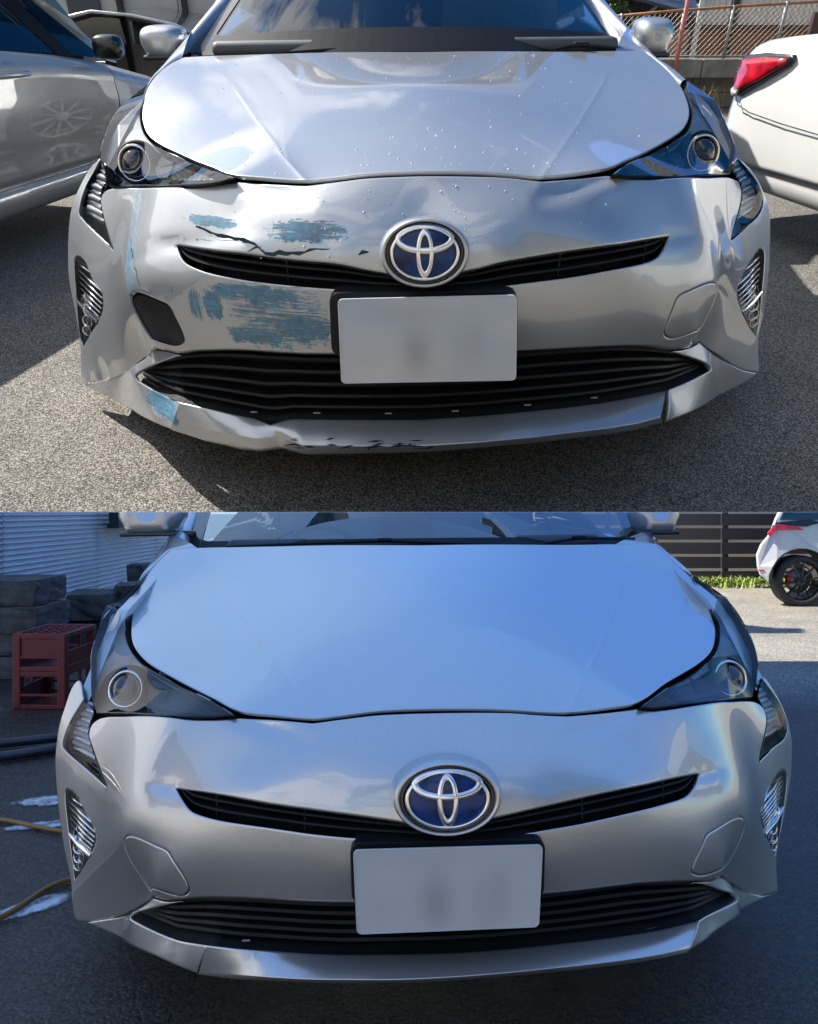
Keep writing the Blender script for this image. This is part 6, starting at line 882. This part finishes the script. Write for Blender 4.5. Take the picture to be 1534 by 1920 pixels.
def tree(mw,label,h,r,n,name='tree'):
    t=thing(name,label,'tree',mw); bark=bpy.data.materials.get('bark') or plain('bark',(.08,.06,.04),.9,0,var=.3)
    MB().tube([(0,0,0),(.03,0,h*.4),(.0,.02,h*.75)],[.05,.04,.02],8).obj('trunk',bark,t,smooth=True)
    m=bpy.data.materials.get('foliage')
    if not m:
        a=M('foliage',(.06,.1,.02),.7); a.base(a.ramp(a.noise(6,5,.6),[(.3,(.02,.05,.012)),(.55,(.07,.12,.025)),(.75,(.16,.2,.04))])); m=a.m
    mb=MB(); cl=[(random.gauss(0,r*.5),random.gauss(0,r*.4),h*.8+random.gauss(0,r*.3)) for _ in range(22)]
    for i in range(n):
        c=random.choice(cl); p=Vector((c[0]+random.gauss(0,r*.16),c[1]+random.gauss(0,r*.16),c[2]+random.gauss(0,r*.16))); s=random.uniform(.012,.026)
        u=Vector((random.gauss(0,1),random.gauss(0,1),random.gauss(0,1))).normalized(); v=u.orthogonal().normalized(); mb.add([p-u*s,p+v*s*.5,p+u*s,p-v*s*.5],[(0,1,2,3)])
    mb.obj('crown',m,t)
tree(MU@T(2.05,9.4),'sunlit bushy tree above the fence beside the windshield pillar',1.15,.42,7000)
# ---------------------------------------------------------------- lower yard, left
cw_=plain('corrugated_iron_wall',(.55,.60,.68),.45,.35,var=.10,scale=3)
cwt=thing('corrugated_wall','white corrugated iron wall left of the repaired car','wall',T(-3.2,7.4))
zs=np.linspace(.08,1.75,300)
for k in range(4):
    y0_,y1_=-3.4+k*1.75,-3.4+(k+1)*1.75+.02; MB().loft([[(.012*math.sin(z/.045*6.283)+.004*(k%2),y,z) for z in zs] for y in(y0_,y1_)]).obj('iron_sheet',cw_,cwt,smooth=True)
    MB().loft([[(.012*math.sin(z/.045*6.283)+.0062+.004*(k%2),y1_-.03+.006*math.sin(z*37)*math.sin(z*11),z) for z in zs[::2]],[(.012*math.sin(z/.045*6.283)+.0062,y1_-.024+.006*math.sin(z*37)*math.sin(z*11),z) for z in zs[::2]]]).obj('lap_seam',void,cwt)
for y in(-3.4,.2,3.6): MB().box((-.08,y,.85),(.1,.1,1.7)).obj('post',dkwood,cwt)
wf=thing('window_frame_box','dark wooden window frame on the corrugated wall behind the wing mirror','window frame',T(-3.08,8.4,.93))
MB().box((0,0,.14),(.1,1.5,.03)).obj('frame_rail',dkwood,wf); MB().box((0,0,.0),(.12,1.6,.05)).obj('sill',dkwood,wf); MB().box((0,-.76,.08),(.1,.05,.22)).obj('frame_post',dkwood,wf); MB().box((0,.2,.08),(.02,1.4,.1)).obj('pane',dkglass,wf)
old=plain('tarred_old_timber',(.075,.072,.075),.85,0,var=.7,scale=9,bump=.9)
def block(x,y,z,w,d,h,a,label,mat=old,name='timber_block',grp='old timbers stacked along the wall'):
    bm=bmesh.new(); bmesh.ops.create_cube(bm,size=1); bmesh.ops.scale(bm,vec=(w,d,h),verts=bm.verts); bmesh.ops.subdivide_edges(bm,edges=bm.edges[:],cuts=4,use_grid_fill=True)
    for v in bm.verts:
        f=sum(1 for c,s in zip(v.co,(w,d,h)) if abs(abs(c)-s/2)<1e-5); v.co*=1-.012*(f-1); v.co+=Vector((random.gauss(0,.004),random.gauss(0,.004),random.gauss(0,.003)))
    me_=bpy.data.meshes.new(name); bm.to_mesh(me_); bm.free(); o=obj(name,me_,mat,mw=T(x,y,z+h/2,a)); tag(o,label,'timber',grp); return o
block(-2.86,4.95,.46,.86,.5,.165,.06,'topmost weathered timber of the near stack at the left edge')
block(-2.82,4.9,.295,.88,.5,.16,.02,'second timber from the top in the near stack, cracked and grey')
block(-2.86,4.92,.145,.9,.52,.15,.05,'third timber down in the near stack behind the red crate')
block(-2.84,4.9,0.0,.9,.5,.145,.03,'lowest timber of the near stack, standing on the wet ground')
block(-2.62,6.1,.20,.36,.5,.21,.25,'black timber end leaning high beside the corrugated wall')
block(-2.38,6.25,.22,.22,.4,.24,.25,'grey timber offcut on the middle stack beside the car')
block(-2.55,6.2,0,.7,.5,.19,.2,'bottom timber of the middle stack against the wall')
block(-2.55,7.1,.3,.3,.3,.27,.1,'small black timber far back beside the fender'); block(-2.55,7.1,0,.4,.4,.3,.1,'far timber standing under the small black one')
redc=plain('red_crate_plastic',(.13,.012,.02),.45,0,var=.25,scale=12)
cr=thing('bottle_crate','dark red plastic bottle crate standing on wet asphalt by the timbers','crate',T(-2.0,4.14,0,-.04))
cw,cd,ch=.29,.36,.40
for x in(-1,1):
    for y in(-1,1): MB().box((x*(cw/2-.02),y*(cd/2-.02),ch/2),(.045,.045,ch),bev=.006).obj('corner_post',redc,cr)
for lv_ in(0,1):
    z0=lv_*.205
    for y in(-1,1):
        for z,h in((.012,.024),(.075,.014),(.19,.028)): MB().box((0,y*(cd/2-.008),z0+z),(cw,.014,h),bev=.003).obj('rail',redc,cr)
    for x in(-1,1):
        for z,h in((.012,.024),(.10,.012),(.19,.028)): MB().box((x*(cw/2-.008),0,z0+z),(.014,cd,h),bev=.003).obj('rail',redc,cr)
        MB().box((x*(cw/2-.01),0,z0+(.055)),(.008,cd*.96,.085)).obj('side_panel',redc,cr)
        MB().box((x*(cw/2-.008),.0,z0+.145),(.012,.016,.08)).obj('rib',redc,cr)
    if lv_: MB().box((0,-(cd/2-.012),z0+.128),(cw*.9,.008,.10)).obj('front_panel',redc,cr)
    MB().box((0,0,z0+.006),(cw*.98,cd*.98,.008)).obj('floor',redc,cr)
for k in range(5):
    MB().box((-.10+k*.05,0,.398),(.008,cd*.95,.012)).obj('top_rib',redc,cr)
for k in range(6): MB().box((0,-.14+k*.056,.397),(cw*.95,.008,.012)).obj('top_rib',redc,cr)
pipe=plain('black_pipe',(.02,.024,.035),.25,0,var=.3)
for i,(P,lb) in enumerate((([(-3.2,2.75,.025),(-1.76,3.12,.025),(-1.3,3.42,.025),(-.9,3.6,.025)],'nearer black pipe on the ground left of the car'),([(-3.2,2.9,.03),(-1.8,3.3,.03),(-1.3,3.55,.03),(-.9,3.75,.03)],'farther black pipe lying beside the nearer one'))):
    o=MB().tube(spline([(*p,0) for p in P],.08),.022,10).obj('black_pipe',pipe,smooth=True); tag(o,lb,'pipe','pipes on the ground')
hose=plain('yellow_brown_hose',(.22,.12,.03),.4,0,var=.2)
o=MB().tube(spline([(*p,0) for p in [(-2.2,2.5,.01),(-1.75,2.60,.01),(-1.41,2.52,.01),(-1.16,2.43,.01),(-.8,2.36,.01),(-.62,2.26,.01),(-.75,2.17,.01),(-.99,2.10,.01),(-1.07,1.91,.01),(-1.3,1.68,.01)]],.02),.0075,8).obj('garden_hose',hose,smooth=True); tag(o,'thin yellow brown hose looping from the left edge under the car','hose')
a=M('soap_foam',(.62,.70,.82),.5); co=a.co(); nf=a.noise(26,7,.7,co); nb=a.noise(4.5,5,.6,a.co((1,1.6,1)))
at_=a.n('ShaderNodeAttribute',attribute_name='edge'); k=a.math('ADD',a.math('ADD',a.math('MULTIPLY',nf,.55),a.math('MULTIPLY',nb,.6)),a.math('MULTIPLY',at_.outputs['Fac'],.55))
al=a.math('MULTIPLY',a.math('SUBTRACT',k,.86),5,clamp=True); a.l(al,a.p.inputs['Alpha']); a.bump(nf,.6,.006); foam=a.m
def foamp(cx,cy,rx,ry,ang,label):
    N=40; vs=[];fs=[];ed=[]
    for i in range(N+1):
        for j in range(N+1):
            u,v=i/N*2-1,j/N*2-1; x=u*rx; y=v*ry; e=max(0,1-math.sqrt(u*u+v*v)); vs.append((x,y,.0025+.005*e*random.random())); ed.append(min(1,e*1.7)-.25)
    for i in range(N):
        for j in range(N): b=i*(N+1)+j; fs.append((b,b+1,b+N+2,b+N+1))
    m=bpy.data.meshes.new('foam'); m.from_pydata(vs,[],fs); at=m.attributes.new('edge','FLOAT','POINT'); at.data.foreach_set('value',ed)
    o=obj('soap_foam',m,foam,smooth=True,mw=T(cx,cy,0,ang)); tag(o,label,'foam',None,'stuff')
foamp(-1.28,2.72,.34,.10,.30,'far streak of soap foam on the wet ground')
foamp(-1.22,2.50,.30,.055,.30,'middle streak of soap foam by the hose')
foamp(-1.02,1.98,.20,.075,.75,'near streak of soap foam along the hose in front of the car'); foamp(-1.36,2.10,.05,.02,.2,'small foam blob left of the hose')
# ---------------------------------------------------------------- lower yard, right
fb_=plain('dark_fence_board',(.028,.024,.03),.6,0,var=.3); litw=plain('pale_render',(.55,.53,.48),.8,0,var=.1,scale=2)
fr_=thing('slat_fence','dark board fence with bright gaps behind the white hatchback','fence',T(4.9,11.0))
for k in range(9):
    for s_ in range(2): MB().box((-2.9+s_*3.6+1.2-.3,0,.215+k*.215-.12),(3.58,.025,.172)).obj('board',fb_,fr_)
for x in(-1.9,-.12,1.7): MB().box((x,.04,.95),(.07,.05,1.95),Matrix.Rotation(R(0),3,'Y')).obj('post',fb_,fr_)
bwl=MB().box((0,0,1.1),(9,.1,2.2)).obj('pale_wall',litw,mw=T(5.4,11.9)); tag(bwl,'pale rendered wall showing through the gaps of the board fence','wall')
stn=plain('grey_stones',(.16,.15,.14),.9,0,var=.4,scale=9)
mb=MB()
for i in range(260):
    x,y=random.uniform(-1.9,2.4),random.gauss(0,.16); r_=random.uniform(.02,.06); bm=bmesh.new(); bmesh.ops.create_icosphere(bm,subdivisions=1,radius=r_)
    mb.add([(v.co.x*random.uniform(.8,1.3)+x,v.co.y+y,v.co.z*.7+r_*.3) for v in bm.verts],[[v.index for v in f.verts] for f in bm.faces]); bm.free()
o=mb.obj('stone_strip',stn,mw=T(4.9,10.65)); tag(o,'strip of rough stones at the foot of the board fence','stones',None,'stuff')
gw=M('fresh_weeds',(.2,.28,.04),.7); gw.base(gw.ramp(gw.noise(20,3,.5),[(.3,(.09,.16,.02)),(.7,(.34,.40,.07))])); gw=gw.m
for k,x in enumerate((3.35,4.5,5.1)): tuft('green_weeds',('bright green weeds at the fence foot beside the fender','bright green weeds at the middle of the fence foot','bright green weeds by the white hatchback bumper')[k],T(x,10.5),420,.02,.16,gw,.22)
hb=thing('white_hatchback','white hatchback with black wheel parked at right in the lower picture','car',T(4.44,8.3))
Pz=[(-.44,.35),(-.47,.45),(-.48,.585),(-.44,.70),(-.37,.80),(-.34,.86),(-.28,1.0),(-.15,1.22),(.05,1.40),(.4,1.5),(1.6,1.5),(2.2,1.28),(2.8,1.02),(3.5,.85),(3.65,.6),(3.6,.25),(2.95,.2)]
def arc2(c): return [(c+.355*math.cos(t),.30+.355*math.sin(t)) for t in np.linspace(-.2,math.pi+.1,14)]
poly=Pz+arc2(2.6)+[(2.1,.18),(.45,.18)]+arc2(0)+[(-.41,.33)]
def hy(u,z,d): t=abs(z-.62)/.5; return (u,-.05*max(0,1-t*t)+.10*max(0,(z-.95))+.05*max(0,(-u-.33)/.12)+d,z)
MB().prism(poly,hy,0,.04).obj('body_side',white2,hb,bevel=.015)
MB().loft([[(x+(.55*y if x<2 else 0),y,z) for x,z in Pz] for y in(.03,.5,1.5)]).obj('body_shell',white2,hb,smooth=True)
MB().prism([(-.24,.98),(-.12,1.2),(.08,1.36),(.7,1.42),(.7,.98)],lambda u,v,d:(hy(u,v,0)[0],hy(u,v,0)[1]-.004+d,v),0,.01).obj('rear_window',dkglass,hb)
MB().prism([(-.38,.83),(-.3,.93),(-.05,.905),(.03,.87),(-.15,.87),(-.30,.86),(-.36,.79)],lambda u,v,d:(u,hy(u,v,0)[1]-.02+d,v),0,.03).obj('tail_lamp',redlens,hb,bevel=.004)
MB().prism([(-.345,.90),(-.26,.955),(.10,.99),(.22,.95),(.05,.905),(-.1,.915),(-.28,.935)],lambda u,v,d:(u,hy(u,v,0)[1]-.012+d,v),0,.02).obj('pillar_trim',gblack,hb)
MB().prism([(-.46,.40),(-.41,.40),(-.41,.415),(-.46,.415)],lambda u,v,d:(u,hy(u,v,0)[1]-.008+d,v),0,.01).obj('reflector',redlens,hb)
MB().loft([[(.0+.352*math.cos(t),-.055+d,.30+.352*math.sin(t)) for t in np.linspace(0,math.pi,20)] for d in(.0,.25)]).obj('wheel_arch',void,hb)
def alloy(par,c,r):
    wh=thing_part('wheel',par); wh.location=c
    MB().lathe((0,0,0),(0,-1,0),[(r*.72,-.1),(r*.95,-.1),(r,-.07),(r,.06),(r*.985,.085),(r*.9,.1),(r*.78,.1),(r*.76,.085),(r*.74,-.1)],48).obj('tyre',rubber,wh,smooth=True)
    mb=MB(); mb.lathe((0,0,0),(0,-1,0),[(r*.77,.085),(r*.74,.09),(r*.71,.07),(r*.70,-.05)],48)
    for k in range(10):
        a_=2*math.pi*k/10+.15; q=Matrix.Rotation(a_,3,'Y'); mb.box(q@Vector((0,-.072,r*.41)),(r*.07,.02,r*.62),q)
    mb.lathe((0,0,0),(0,-1,0),[(r*.17,.04),(r*.17,.085),(r*.1,.09),(.001,.09)],20); mb.obj('rim',rimblack,wh)
    MB().lathe((0,0,0),(0,-1,0),[(r*.5,.0),(r*.5,.01),(.001,.012)],32).obj('brake_disc',plain('brake_disc_steel',(.3,.3,.3),.35,.8),wh,smooth=True)
    MB().box((-r*.42,-.03,.02),(r*.16,.05,r*.5),Matrix.Rotation(.2,3,'Y'),bev=.01).obj('brake_caliper',caliper,wh)
alloy(hb,(0,.05,.29),.29); alloy(hb,(2.6,.05,.29),.29)
# house behind the photographer, seen only mirrored in the paint
hm=thing('cream_house','cream rendered house across the yard, mirrored in the right side of the bumper','house',T(5.2,-7.5))
crm=plain('cream_render',(.52,.46,.36),.85,0,var=.1,scale=2)
MB().box((0,0,1.6),(8,.3,3.2)).obj('wall',crm,hm)
MB().box((-1.5,.18,1.5),(1.2,.06,1.1)).obj('window',dkglass,hm); MB().box((1.2,.18,1.05),(1.0,.06,2.1)).obj('door',plain('yellow_door',(.5,.35,.08),.6),hm); MB().box((0,.2,3.25),(8.4,.9,.12)).obj('eave',dkwood,hm)
